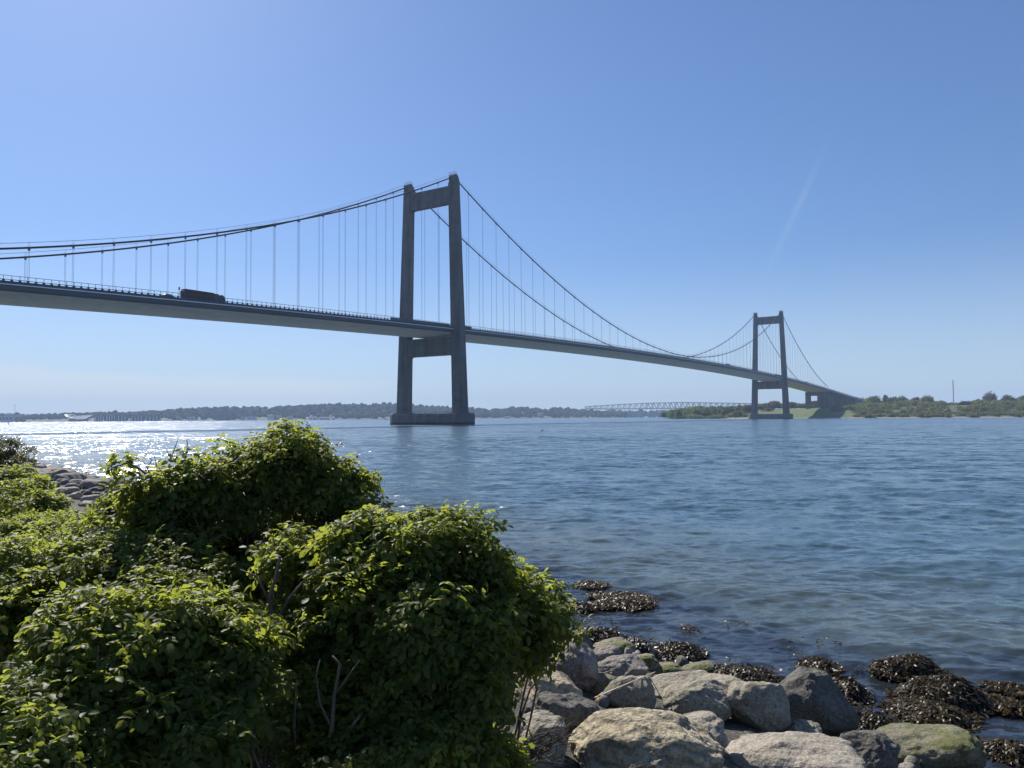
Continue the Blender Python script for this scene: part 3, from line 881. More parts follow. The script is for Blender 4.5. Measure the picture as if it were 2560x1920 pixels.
WEED = [
 # x0,y0,x1,y1, fronds, gold, hump, label
 (1506,1500,1632,1546,420,.75,.10,'golden brown seaweed clump lit by the sun, out in the shallow water'),
 (1484,1504,1518,1530,90,.8,.05,'little tuft of golden seaweed left of the sunlit clump'),
 (1486,1534,1534,1552,110,.6,.05,'small brown seaweed tuft between the sunlit clump and the dark heap'),
 (1396,1548,1564,1608,900,.12,.22,'long dark seaweed heap below the tip of the rose bush'),
 (1552,1574,1630,1640,620,.1,.24,'black seaweed hump draped over a stone beside the olive-topped boulder'),
 (1618,1608,1748,1652,700,.3,.14,'ragged brown seaweed band behind the mossy stones'),
 (1728,1626,1958,1725,1700,.25,.24,'broad glistening seaweed heap beside the black slab'),
 (2020,1680,2082,1722,300,.4,.12,'seaweed tuft on the back of the black slab'),
 (2078,1712,2150,1775,500,.15,.20,'upper dark seaweed mass right of the black slab'),
 (2116,1752,2240,1846,1000,.05,.26,'dry grey-black seaweed slope above the mossy boulder'),
 (2206,1664,2334,1722,800,.45,.34,'dome of olive seaweed standing in the water, farther one'),
 (2272,1714,2446,1802,1200,.35,.42,'dark dome of seaweed over a rock in the water, nearer one'),
 (2250,1778,2402,1856,700,.55,.14,'shiny seaweed skirt between the dark dome and the mossy boulder'),
 (2458,1790,2540,1828,260,.6,.05,'reddish seaweed patch near the right edge'),
 (2484,1758,2556,1782,160,.55,.04,'thin seaweed streak above the reddish patch'),
 (2476,1884,2570,1935,420,.4,.12,'seaweed tuft in the lower right corner'),
 (1416,1514,1474,1556,300,.3,.12,'seaweed fringe under the outermost rose leaves'),
 (1442,1482,1518,1500,140,.5,.04,'thin floating seaweed streak off the rose bush tip'),
 (128,1176,194,1200,260,.15,.25,'dark seaweed heap far along the left shore'),
 (186,1198,230,1216,150,.3,.15,'reddish seaweed bank far along the left shore'),
 (238,1202,286,1224,170,.7,.10,'sparkling weed raft off the far left shore'),
 (172,1184,216,1196,70,.8,.06,'thin reddish weed line off the far left shore'),
]
for i, (x0, y0, x1, y1, n, gold, hump, label) in enumerate(WEED):
    cx, cy_ = (x0 + x1) / 2, (y0 + y1) / 2
    p, t = ground_hit(cx, (cy_ + y1) / 2, hump * .3)
    hump *= (.5 if hump > .3 else .68) if x1 > 400 else 1
    p[2] = max(float(gz(np.array(p[0]), np.array(p[1]))), 0.)
    rx = (x1 - x0) * t / FPX / 2
    ry = max(.4 * rx, ((y1 - y0) * t / FPX - hump * .8) / abs(ray(cx, cy_)[2]) / 2)
    ry = min(ry, rx * 1.6)
    far = 3.0 if x1 < 400 else 1.15
    V, F, T = fronds(int(n * 1.7), p, (rx, ry), hump, 300 + i, .075 * far, gold)
    core_U, core_F = ICO[3]
    cv = core_U * (1 + .2 * fbm(core_U * 2.2 + i, 3, i)[:, None]) * [rx * .86, ry * .86, hump * .8] + p
    nv = len(V)
    V = np.concatenate([V, cv]); T = np.concatenate([T, np.full(len(cv), .02)])
    tag(mesh_obj('seaweed', V, [F, core_F + nv], M['weed'], attrs={'tone': ('POINT', T)}), label, 'seaweed', 'seaweed clumps along the waterline')
V, F, T = [], [], []; k = 0
for i in range(150):
    x, y = rng.uniform(.6, 6.0), rng.uniform(7.2, 14.5)
    d = -float(shore_d(np.array(x), np.array(y)))
    if not .05 < d < 2.3 * rng.uniform(.2, 1): continue
    a, b_, c = fronds(rng.integers(2, 14), (x, y, .012), (rng.uniform(.04, .25), rng.uniform(.04, .25)), .012, 600 + i, .08, .6, True)
    V.append(a); F.append(b_ + k); T.append(c); k += len(a)
tag(mesh_obj('floating_weed', np.concatenate(V), [np.concatenate(F)], M['weed'], attrs={'tone': ('POINT', np.concatenate(T))}),
    'scattered scraps of seaweed floating on the shallow water', 'seaweed', kind='stuff')

# ------------------------------------------------------------------ wild rose bushes
def leaf_template(r, size=1.):
    """one pinnate leaf, base at the origin, growing along +X with its face up (+Z)"""
    V, F3, F4, k = [], [], [], 0
    Lr = r.uniform(.075, .105)
    droop = r.uniform(.5, 1.5); npair = 3 if r.random() < .75 else 2
    def rach(t):
        a = droop * t
        return np.array([Lr * math.sin(a) / droop, 0, Lr * (math.cos(a) - 1) / droop]), np.array([math.cos(a), 0, -math.sin(a)]), np.array([math.sin(a), 0, math.cos(a)])
    spots = []
    for i in range(npair):
        t = .38 + .52 * i / max(1, npair - .4)
        for sg in (1, -1): spots.append((t, sg * r.uniform(.85, 1.2), (.80 + .2 * (i > 0)) * r.uniform(.88, 1.1)))
    spots.append((1., 0., 1.08))
    for t, yaw, sc in spots:
        p, u, n = rach(t); w = np.cross(n, u)
        d = u * math.cos(yaw) + w * math.sin(yaw)
        d = d + n * r.normal(-.12, .22); d /= np.linalg.norm(d)
        nn = n + r.normal(0, .22, 3); nn -= d * (nn @ d); nn /= np.linalg.norm(nn)
        s = np.cross(nn, d); l = .036 * sc * r.uniform(.9, 1.12); wd = l * .30
        cv = r.uniform(.10, .32); fo = r.uniform(.15, .42)
        def P(x, y): return p + d * (l * x) + s * (y * wd) + nn * (l * (-cv * x * x) + abs(y) * wd * fo)
        V += [P(0, 0), P(.34, 0), P(.70, 0), P(1.02, 0), P(.26, .74), P(.66, 1.), P(.90, .55), P(.26, -.74), P(.66, -1.), P(.90, -.55)]
        F3 += [(k, k+1, k+4), (k, k+7, k+1), (k+2, k+3, k+6), (k+2, k+9, k+3)]
        F4 += [(k+1, k+2, k+5, k+4), (k+1, k+7, k+8, k+2)]
        F3 += [(k+2, k+6, k+5), (k+2, k+8, k+9)]
        k += 10
    return np.array(V), F3, F4
def shoot_template(seed):
    r = np.random.default_rng(seed)
    V, F3, F4, T, k = [], [], [], [], 0
    nl = r.integers(6, 9); a0 = r.uniform(0, 6.28)
    for i in range(nl):
        v, f3, f4 = leaf_template(r)
        young = i / nl
        v = v * (1.12 - .5 * young)
        tilt = .30 + .85 * young + r.normal(0, .14)        # outer leaves spread, inner ones stand up
        az = a0 + i * 2.4 + r.normal(0, .2)
        c, s = math.cos(-tilt), math.sin(-tilt)
        v = np.stack([v[:, 0] * c + v[:, 2] * s, v[:, 1], -v[:, 0] * s + v[:, 2] * c], 1)
        v[:, 2] += -.06 * (1 - young)
        c, s = math.cos(az), math.sin(az)
        v = np.stack([v[:, 0] * c - v[:, 1] * s, v[:, 0] * s + v[:, 1] * c, v[:, 2]], 1)
        V.append(v); F3 += [tuple(q + k for q in f) for f in f3]; F4 += [tuple(q + k for q in f) for f in f4]
        T.append(np.full(len(v), np.clip(.25 + .5 * young + r.normal(0, .15), 0, 1))); k += len(v)
    return np.concatenate(V), np.array(F3), np.array(F4), np.concatenate(T)
SHOOTS = [shoot_template(50 + i) for i in range(14)]

def frame(axis, spin):
    z = axis / np.linalg.norm(axis)
    ref = np.array([1., 0, 0]) if abs(z[0]) < .8 else np.array([0, 1., 0])
    x = np.cross(ref, z); x /= np.linalg.norm(x); y = np.cross(z, x)
    c, s = math.cos(spin), math.sin(spin)
    return np.stack([x * c + y * s, -x * s + y * c, z], 1)
def bush(label, lobes, seed, density=115, scale=1., mat='rose', base=None, nstem=45, extra=(), up=.75, group='wild rose bushes', inner=.35, bare=(), name='rose_bush'):
    """lobes: (px, py, rx px, ry px, distance, depth radius in m) - each becomes an ellipsoid of shoots in the world"""
    r = np.random.default_rng(seed)
    E_ = []
    for cx, cy_, rx, ry, Y, dy in lobes:
        E_.append((at(cx, cy_, Y), np.array([rx * Y / FPX, dy, ry * Y / FPX])))
    pts = []
    for i, (c, q) in enumerate(E_):
        area = 4 * math.pi * (((q[0]*q[1])**1.6 + (q[0]*q[2])**1.6 + (q[1]*q[2])**1.6) / 3) ** (1 / 1.6)
        tot = int(area * density * 1.6); nc = max(4, tot // 7)
        tu = r.normal(size=(nc, 3)); tu[:, 2] += .25; tu /= np.linalg.norm(tu, axis=1)[:, None]
        tf = r.uniform(.76, 1.2, nc)
        for k in range(tot):
            inside = r.random() < inner
            if inside:
                u = r.normal(size=3); u /= np.linalg.norm(u); f = r.uniform(.3, .8)
            else:
                j = r.integers(nc); u = tu[j] + r.normal(0, .055 / q.mean() * .8, 3); u /= np.linalg.norm(u); f = tf[j] * r.uniform(.93, 1.04)
            p = c + u * q * f
            if any(j != i and ((((p - c2) / q2) ** 2).sum() < .55) for j, (c2, q2) in enumerate(E_)) and r.random() < .8: continue
            if p[2] < float(gz(np.array(p[0]), np.array(p[1]))) + .06: continue
            n = u / q; n /= np.linalg.norm(n)
            a = n * .38 + np.array([0, 0, up]) + r.normal(0, .30, 3)
            pts.append((p, a, .55 if inside else 1.))
    for p, a in extra: pts.append((np.array(p), np.array(a, float), 1.))
    V, F3, F4, T = [], [], [], []; k = 0
    for p, a, bright in pts:
        v, f3, f4, t = SHOOTS[r.integers(len(SHOOTS))]
        s = scale * r.uniform(.70, 1.10)
        V.append((v * s) @ frame(a, r.uniform(0, 6.28)).T + p)
        F3.append(f3 + k); F4.append(f4 + k); tt = np.clip(t + r.normal(0, .16), 0, 1); odd = np.repeat(r.random(len(v) // 10) < .018, 10); tt[odd] = r.uniform(1.2, 1.7); T.append(tt); k += len(v)
    cs = np.mean([c for c, q in E_], 0)
    if base is None:
        base = np.array([cs[0], cs[1], 0]); base[2] = float(gz(base[0:1], base[1:2])[0])
    root = tag(empty(name, base), label, 'bush', group)
    fo = mesh_obj('foliage', np.concatenate(V) - base, [np.concatenate(F3), np.concatenate(F4)], M[mat], root, smooth=True, attrs={'tone': ('POINT', np.concatenate(T))})
    b = MB()
    sel = [pts[i] for i in r.choice(len(pts), min(nstem, len(pts)), replace=False)]
    for p, a, _ in sel:
        an = a / np.linalg.norm(a)
        e = p - an * .03 * scale - base
        s0 = np.array([(e[0]) * .35 + r.normal(0, .10), e[1] * .35 + r.normal(0, .10), 0])
        gl = float(gz(np.array(s0[0] + base[0]), np.array(s0[1] + base[1]))) - base[2] - .05
        s0[2] = gl
        m1 = e - an * .28 * scale + r.normal(0, .03, 3)
        pp = []
        for t in np.linspace(0, 1, 9):
            q = s0 * (1 - t) ** 2 + 2 * t * (1 - t) * m1 + t * t * e
            pp.append(q + r.normal(0, .012, 3) * (0 < t < 1))
        b.tube(pp, np.linspace(.0085, .0028, 9) * (scale ** .5), 5)
        if r.random() < .6:
            j = r.integers(3, 7); q = pp[j]
            dv = r.normal(0, .6, 3) + np.array([0, 0, .7]); dv /= np.linalg.norm(dv)
            L2 = r.uniform(.08, .22) * scale
            b.tube([q, q + dv * L2 * .5 + r.normal(0, .01, 3), q + dv * L2 + r.normal(0, .02, 3)], [.0045, .0035, .002], 4)
    for pl, rad in bare:
        pl = np.array(pl) - base
        b.tube(pl, np.linspace(rad, rad * .4, len(pl)), 5)
    b.build('stems', M['twig'], root, True)
    return root

def twig(px_pts, Y, rad=.006):
    return ([at(x, y, Y + dy) for x, y, dy in px_pts], rad)
def sp_at(px, py, Y, ax): return (at(px, py, Y), ax)

bush('tall rose bush whose crown reaches the horizon, a leafy branch poking out left',
     [(700,1150,105,88,4.4,.26), (610,1195,110,95,4.3,.26), (790,1205,90,80,4.45,.24), (520,1235,120,85,4.2,.24), (430,1262,105,90,4.1,.22),
      (350,1300,70,70,4.0,.18), (860,1275,110,90,4.5,.22), (930,1330,85,70,4.5,.2), (640,1330,190,80,4.5,.22), (470,1330,120,70,4.3,.2), (600,1430,130,90,4.4,.25), (760,1400,110,90,4.5,.25), (640,1540,120,90,4.2,.25), (700,1460,90,90,4.1,.22)],
     1, density=135, nstem=80, inner=.38,
     extra=[sp_at(300,1135,3.95,(-.3,0,.9)), sp_at(318,1150,3.95,(.1,.1,.9)), sp_at(292,1160,3.95,(-.7,.1,.3)), sp_at(268,1172,3.95,(-.9,0,-.1)), sp_at(462,1128,4.15,(.2,0,1)), sp_at(480,1120,4.15,(0,.2,1))],
     bare=[twig([(440,1260,.0),(372,1190,-.1),(345,1170,-.12),(318,1158,-.14),(290,1166,-.14),(272,1178,-.14)], 4.1, .007),
           twig([(384,1200,-.1),(368,1170,-.1),(380,1150,-.1),(362,1132,-.1)], 4.1, .004), twig([(390,1196,-.1),(392,1165,-.1),(386,1140,-.1)], 4.1, .003),
           twig([(400,1205,-.1),(350,1198,-.1),(325,1188,-.1)], 4.1, .003), twig([(368,1170,-.1),(355,1150,-.1)], 4.1, .003),
           twig([(470,1180,0),(462,1150,0),(470,1115,0),(466,1098,0)], 4.15, .004), twig([(450,1170,0),(430,1140,0),(440,1112,0),(446,1098,0)], 4.15, .004), twig([(440,1150,0),(420,1135,0),(414,1118,0)], 4.15, .003),
           twig([(360,1260,0),(330,1226,0),(322,1200,0)], 4.1, .003), twig([(345,1250,0),(310,1222,0),(286,1222,0)], 4.1, .003)])
bush('broad rose bush on the right, its lower edge drooping over the boulders',
     [(870,1370,70,60,3.6,.2), (930,1330,70,60,3.6,.2), (1010,1370,140,95,3.5,.24), (1120,1350,95,85,3.5,.22), (1185,1420,60,80,3.5,.2), (1265,1470,75,75,3.55,.2), (1345,1510,72,50,3.6,.18), (1395,1540,48,40,3.65,.14),
      (900,1500,150,110,3.3,.24), (1080,1520,170,120,3.3,.26), (1250,1560,90,70,3.4,.2), (1010,1650,190,110,3.2,.26), (1180,1640,80,110,3.2,.2), (1190,1760,60,80,3.1,.18), (930,1780,150,90,3.1,.22), (1330,1600,50,40,3.5,.14), (1125,1830,80,80,3.0,.2), (1010,1860,140,80,2.95,.22), (860,1880,120,70,2.9,.2), (1195,1800,45,70,3.1,.15), (1180,1690,65,80,3.2,.18), (1205,1620,55,60,3.3,.18), (800,1450,90,90,3.8,.22), (780,1580,110,100,3.7,.22), (780,1750,120,110,3.5,.22)],
     2, density=125, nstem=90, inner=.38, extra=[sp_at(1370,1625,3.5,(.6,0,-.2)), sp_at(1390,1655,3.5,(.4,0,-.6)), sp_at(1350,1640,3.5,(.2,0,.4))],
     bare=[twig([(1270,1590,0),(1300,1640,0),(1320,1690,0),(1345,1700,0)], 3.4, .003), twig([(1300,1570,0),(1350,1620,0),(1392,1668,0),(1400,1680,0)], 3.45, .003), twig([(1290,1600,0),(1280,1660,0),(1296,1700,0),(1338,1706,0)], 3.4, .002)])
bush('sunlit rose bush filling the lower left, its top leaves glowing yellow-green',
     [(330,1560,190,85,2.75,.26), (480,1570,120,80,2.8,.22), (590,1600,80,60,2.85,.2), (170,1580,100,80,2.7,.2), (320,1690,180,100,2.6,.24), (520,1720,120,110,2.75,.22), (230,1790,150,100,2.45,.22), (440,1840,190,90,2.55,.22)],
     3, density=150, nstem=70, inner=.38)
bush('rose bush in the left foreground corner with pale young leaves cut off by the frame',
     [(60,1850,130,80,2.2,.22), (180,1890,120,60,2.25,.2), (20,1760,70,60,2.3,.18), (110,1760,70,50,2.35,.16)], 4, density=160, nstem=30, inner=.38)
bush('rose bush across the left middle, a bright leafy shelf in front of the far shrubs',
     [(80,1430,150,85,3.6,.24), (260,1410,150,75,3.7,.24), (410,1420,110,75,3.7,.22), (520,1450,90,70,3.6,.2), (40,1560,110,100,3.3,.22), (190,1500,160,90,3.4,.24), (370,1490,120,70,3.4,.2)],
     5, density=135, nstem=60, inner=.38)
bush('sparse rose shoots rising in the dark gap at the centre, with bare forked stems',
     [(735,1370,70,50,3.6,.16), (700,1390,60,40,3.5,.14), (760,1500,60,60,3.5,.16), (660,1560,60,60,3.4,.15), (800,1620,90,80,3.4,.18), (700,1760,110,110,3.1,.18), (640,1680,60,80,3.2,.15)], 6, density=85, nstem=40, inner=.5,
     bare=[twig([(690,1640,0),(688,1560,0),(672,1500,0),(690,1440,0),(700,1390,0)], 3.2, .012), twig([(690,1560,0),(720,1500,0),(770,1440,0),(800,1420,0)], 3.2, .008), twig([(672,1500,0),(640,1440,0),(600,1424,0)], 3.2, .006),
           twig([(810,1900,0),(830,1820,0),(835,1740,0),(850,1660,0),(830,1640,0)], 2.9, .010), twig([(830,1820,0),(800,1760,0),(790,1690,0),(800,1650,0)], 2.9, .006), twig([(835,1740,0),(870,1690,0),(900,1650,0)], 2.9, .005), twig([(740,1900,0),(736,1800,0),(742,1700,0)], 2.9, .006),
           twig([(920,1905,0),(960,1880,0),(1010,1860,0)], 2.9, .008), twig([(800,1910,0),(850,1850,0),(900,1790,0)], 2.9, .012)])
bush('low leafy sprig at the bottom edge in front of the grey boulder', [(1265,1895,48,30,3.2,.10), (1235,1880,30,24,3.25,.08)], 7, density=260, nstem=12, group=None, scale=.8)
bush('rounded green rose bush on the far left, highest of the shoreline hedge',
     [(20,1195,50,30,9.6,.5), (70,1216,28,30,9.2,.4), (40,1270,80,45,8.6,.5), (92,1258,30,20,8.8,.3)], 8, density=75, nstem=40, scale=1.15, inner=.38)
bush('low rose thicket on the far left along the inland side of the far revetment',
     [(60,1340,110,42,7.4,.5), (112,1305,46,26,7.8,.4), (190,1322,66,34,7.2,.4), (110,1378,130,40,6.6,.45), (250,1322,56,36,6.6,.35), (30,1400,90,50,6.0,.4)], 9, density=85, nstem=50, scale=1.05, inner=.38)
bush('small rose bush linking the left thicket to the tall bush, below the dead twigs',
     [(290,1262,44,40,5.4,.2), (300,1345,44,30,5.2,.18), (275,1300,26,26,5.5,.12)], 10, density=130, nstem=20)
bush('brownish feathery shrub at the left edge against the glittering water', [(14,1125,36,36,13.5,.6), (30,1150,34,22,13.2,.5)], 11, density=60, nstem=40, scale=.9, mat='rose_brown', group=None, name='shrub')
# dry bare twigs lying over the grey boulder
b = MB(); r = np.random.default_rng(77)
for k in range(26):
    x0, y0 = r.uniform(1290, 1330), r.uniform(1850, 1925)
    a = r.uniform(-.75, .35); L_ = r.uniform(60, 150); p = []
    for t in np.linspace(0, 1, 6):
        p.append(at(x0 + L_ * t * math.cos(a) + r.normal(0, 4), y0 + L_ * t * math.sin(a) + r.normal(0, 4), 3.55 + r.normal(0, .02)))
    b.tube(p, np.linspace(.0042, .0014, 6), 4)
    j = r.integers(2, 5); q = p[j]; b.tube([q, q + r.normal(0, .03, 3) + [.02, 0, .03]], [.0025, .0012], 4)
tag(b.build('dead_twigs', M['twig'], None, True), 'tangle of dry bare twigs sprawling across the grey boulder at the bottom', 'twigs')
bpy.context.view_layer.update()
dg = bpy.context.evaluated_depsgraph_get()
def surface(px, py):
    r_ = Vector(ray(px, py)).normalized()
    ok, loc, *_ = scene.ray_cast(dg, Vector(CP), r_)
    return (loc - Vector(CP)).length if ok else 6.5, r_
ends = [surface(1484, 1746), surface(1640, 1679)]
pts = []
for t in np.linspace(0, 1, 12):                                  # the straw rests on the stones it crosses
    dist, r_ = surface(1484 + 156 * t, 1746 - 67 * t)
    pts.append(np.array(Vector(CP) + r_ * (min(dist, ends[0][0] * (1 - t) + ends[1][0] * t) - .02)))
MBx = MB(); MBx.tube(pts, np.linspace(.007, .004, 12), 6)
tag(MBx.build('reed_straw', flat('dry_straw', (.62, .55, .40), .7), None, True), 'single long dry straw lying across the speckled grey boulder', 'straw')

# ------------------------------------------------------------------ far shore on the right
RS = np.array([(900,1950),(350,1500),(264,1340),(247,1265),(262,1150),(285,1010),(310,925),(345,905),(400,890),(470,850),(560,800),(720,740),(1100,700)], float)
def rs_d(x, y):
    best = np.full(np.shape(x), 1e9); sgn = np.ones(np.shape(x))
    for (ax, ay), (bx, by) in zip(RS[:-1], RS[1:]):
        dx, dy = bx - ax, by - ay
        t = np.clip(((x - ax) * dx + (y - ay) * dy) / (dx * dx + dy * dy), 0, 1)
        ex, ey = x - ax - t * dx, y - ay - t * dy
        d = np.hypot(ex, ey); c = dx * (y - ay) - dy * (x - ax)
        m_ = d < best - 1e-9
        best = np.where(m_, d, best); sgn = np.where(m_, np.where(c > 0, 1, -1), sgn)
    return best * sgn
def rz(x, y):
    x = np.asarray(x, float); y = np.asarray(y, float)
    d = rs_d(x, y)
    t = np.clip((d - 6) / 150, 0, 1)
    z = np.where(d < 6, d * .2, 1.2 + 12.5 * t * t * (3 - 2 * t) * .55 + 6. * t)
    n = vnoise(np.stack([np.ravel(x) * .02, np.ravel(y) * .02, 0 * np.ravel(x)], 1), 5).reshape(np.shape(x))
    return np.maximum(z + n * 1.6 * t, -4)
gx, gy = np.meshgrid(np.arange(180, 1500, 9.), np.arange(640, 2300, 11.), indexing='ij')
V = np.stack([gx, gy, rz(gx, gy)], -1).reshape(-1, 3)
nr, na = gx.shape
i = (np.arange(nr - 1)[:, None] * na + np.arange(na - 1)[None]).ravel()
m = NT('shore_meadow'); P = m.pos(); sx = m.n('ShaderNodeSeparateXYZ'); m.l(P, sx.inputs[0])
g = m.mix(m.noise(P, .05, 5), (.06, .09, .022), (.095, .13, .034))
g = m.mix(m.rng(m.noise(P, .3, 4), .55, .75, 0, .4), g, (.12, .12, .05))
wild = m.mix(m.noise(P, .12, 5), (.045, .055, .022), (.085, .085, .038))
d1 = m.n('ShaderNodeVectorMath', operation='DISTANCE'); m.l(m.vmath('MULTIPLY', P, (1, .55, 0)), d1.inputs[0]); d1.inputs[1].default_value = (372, 1010 * .55, 0)
d2 = m.n('ShaderNodeVectorMath', operation='DISTANCE'); m.l(m.vmath('MULTIPLY', P, (1, .45, 0)), d2.inputs[0]); d2.inputs[1].default_value = (582, 1010 * .45, 0)
wob = m.math('MULTIPLY', m.math('SUBTRACT', m.noise(P, .04, 3), .5), 30.)
g = m.mix(m.math('MULTIPLY', m.rng(m.math('ADD', d1.outputs['Value'], wob), 78, 92), m.rng(m.math('ADD', d2.outputs['Value'], wob), 34, 44)), g, wild)
hgt = m.math('ADD', sx.outputs[2], m.math('MULTIPLY', m.math('SUBTRACT', m.noise(P, .08, 3), .5), .8))
m.set(m.mix(m.rng(hgt, .95, .6), g, (.27, .24, .19)), .95)
tag(mesh_obj('far_shore_land', V, [np.stack([i, i + na, i + na + 1, i + 1], 1)], m.m, smooth=True), kind='structure')

def crown(cen, rad, seed, n=650, size=1.0, lobes=8):
    r = np.random.default_rng(seed)
    P, N = [], []
    L_ = []
    for k in range(lobes):
        u = r.normal(size=3); u /= np.linalg.norm(u); u[2] = abs(u[2]) * .9 - .25
        L_.append((u * r.uniform(.25, .58), r.uniform(.36, .58)))
    L_.append((np.zeros(3), .62))
    w = np.array([q * q for _, q in L_]); w /= w.sum()
    k = r.choice(len(L_), n, p=w)
    u = r.normal(size=(n, 3)); u /= np.linalg.norm(u, axis=1)[:, None]
    c = np.array([l[0] for l in L_])[k]; q = np.array([l[1] for l in L_])[k]
    p = c + u * (q * r.uniform(.6, 1.06, n))[:, None]
    p = p * rad + cen
    nn = u * .8 + r.normal(0, .55, (n, 3)) + [0, 0, .25]; nn /= np.linalg.norm(nn, axis=1)[:, None]
    a = np.cross(nn, r.normal(size=(n, 3))); a /= np.linalg.norm(a, axis=1)[:, None]; b_ = np.cross(nn, a)
    s = size * r.uniform(.55, 1.2, (n, 1))
    V = np.stack([p - a * s, p + b_ * s * .7, p + a * s, p - b_ * s * .7], 1).reshape(-1, 3)
    F = np.arange(4 * n).reshape(n, 4)
    tone = np.repeat(np.clip(r.beta(2, 2, n) + .5 * np.sin(k * 2.4) * .5, 0, 1), 4)
    return V, F, tone
def tree(label, px, ytop, wpx, Y, mat, cat='tree', low=.10, n=None, size=None, ybase=None, name='tree'):
    X = at(px, 1040, Y)[0]
    zb = float(rz(np.array([X]), np.array([Y]))[0])
    zt = at(px, ytop, Y)[2]
    rad = wpx * Y / FPX / 2 * (1.22 if cat == 'tree' else 1.3)
    H = max(zt - zb, 3.)
    zl = zb + low * H if ybase is None else at(px, ybase, Y)[2]
    root = tag(empty(name, (X, Y, zb)), label, cat, 'trees and bushes on the far right shore')
    ch = (zt - zl) / 2
    n = n or int(np.clip(28 * rad * ch / 1.0, 220, 1500))
    V, F, T = crown(np.array([0, 0, zl - zb + ch]), np.array([rad, rad * .9, ch * 1.05]), abs(hash(label)) % 1 + int(px * 7 + ytop * 13), n, size or Y / 1150.)
    mesh_obj('crown' if cat == 'tree' else 'foliage', V, [F], M[mat], root, attrs={'tone': ('POINT', T)})
    if cat == 'tree':
        b = MB()
        b.tube([(0, 0, -1), (.1, 0, H * .3), (-.1, .1, H * .6), (.2, 0, H * .85)], [.45, .36, .25, .1], 6)
        for k in range(5):
            a = k * 1.3 + px; z0 = H * (.3 + .1 * k)
            b.tube([(0, 0, z0), (rad * .35 * math.cos(a), rad * .35 * math.sin(a), z0 + H * .14), (rad * .7 * math.cos(a), rad * .7 * math.sin(a), z0 + H * .2)], [.2, .13, .05], 5)
        b.build('trunk', M['bark'], root, True)
    return root
G_, O_, B_, D_, L_ = 'tree_green', 'tree_olive', 'tree_brown', 'tree_dark', 'tree_light'
TREES = [
 (1662,1026,26,1280,O_,'low olive tree at the very tip of the wooded point under the truss bridge'),
 (1682,1020,30,1240,G_,'small round green tree, second from the tip of the wooded point'),
 (1704,1017,30,1220,O_,'olive tree, third from the tip of the wooded point'),
 (1732,1015,34,1160,G_,'green tree in front of the truss with a paler rounded neighbour'),
 (1752,1008,44,1190,O_,'highest tree of the wooded point, breaking the truss line'),
 (1727,1025,28,1110,L_,'pale rounded bushy tree low on the wooded point'),
 (1778,1011,36,1170,O_,'broad olive tree right of the highest tree of the point'),
 (1762,1024,30,1100,G_,'dark green tree low in front of the highest tree of the point'),
 (1800,1012,30,1150,B_,'brownish budding tree left of the bare gap on the point'),
 (1812,1021,24,1080,B_,'small grey-brown tree in the gap before the fresh green pair'),
 (1828,1010,32,1120,G_,'fresh green tree, left of a pair before the far tower'),
 (1852,1008,34,1110,G_,'fresh green tree, right of the pair before the far tower'),
 (1868,1007,30,1080,O_,'olive tree touching the left leg of the far tower'),
 (1843,1023,36,1040,G_,'dark low tree at the beach left of the far tower'),
 (1908,1008,34,1150,O_,'tree seen between the far tower legs on the left'),
 (1936,999,40,1230,B_,'taller brownish tree seen between the far tower legs on the right'),
 (1924,1018,30,1110,B_,'low grey tree between the far tower legs above the lawn'),
 (1978,1002,34,1230,G_,'green tree right of the far tower at the top of the lawn'),
 (2001,1008,28,1220,O_,'smaller olive tree at the top of the lawn before the portal pier'),
 (2038,998,30,1250,B_,'brown-tinged tree framed in the window of the portal pier'),
 (2100,991,40,1520,G_,'green tree rising over the approach viaduct, left one'),
 (2140,986,56,1500,G_,'broad green tree rising over the approach viaduct, right one'),
 (2184,983,40,1130,G_,'tall dense green tree just past the end of the viaduct'),
 (2214,980,16,1150,O_,'slim pointed tree beside the tall dense green tree'),
 (2232,987,32,1140,G_,'round green tree right of the slim pointed tree'),
 (2257,985,28,1150,G_,'domed green tree standing over the broad tan tree'),
 (2268,996,66,1060,O_,'broad tan-green tree in the centre of the far right bank'),
 (2292,988,22,1160,B_,'small reddish tree peeping behind the broad tan tree'),
 (2320,985,44,1110,G_,'tall domed tree right of the small reddish tree'),
 (2342,999,40,1090,O_,'olive tree on the right shoulder of the tall domed tree'),
 (2186,1005,52,1010,L_,'pale yellowish willow-like tree by the viaduct end'),
 (2376,1004,66,1240,O_,'low brownish tree row below the radio mast'),
 (2416,998,38,1010,D_,'dark pine with a bare forked trunk above a green lawn'),
 (2446,993,26,1160,B_,'thin grey budding tree right of the dark pine'),
 (2474,976,40,1120,B_,'tallest russet tree on the right bank'),
 (2482,1000,46,1030,G_,'green tree below the tallest russet tree'),
 (2518,983,36,1110,G_,'dark green tree right of the tallest russet tree'),
 (2518,1000,42,1030,G_,'low green tree behind the small gabled house'),
 (2543,991,36,1110,O_,'olive tree near the right frame edge'),
 (2558,1000,28,980,L_,'bright pale tree cut by the right frame edge'),
 (2568,984,40,1120,G_,'tall green tree cut by the right frame edge'),
]
for px, yt, w, Y, mat, lab in TREES:
    tree(lab, px, yt, w, Y, mat, low=.30 if mat == D_ else -.05, ybase=1027 if 'pine' in lab else None)
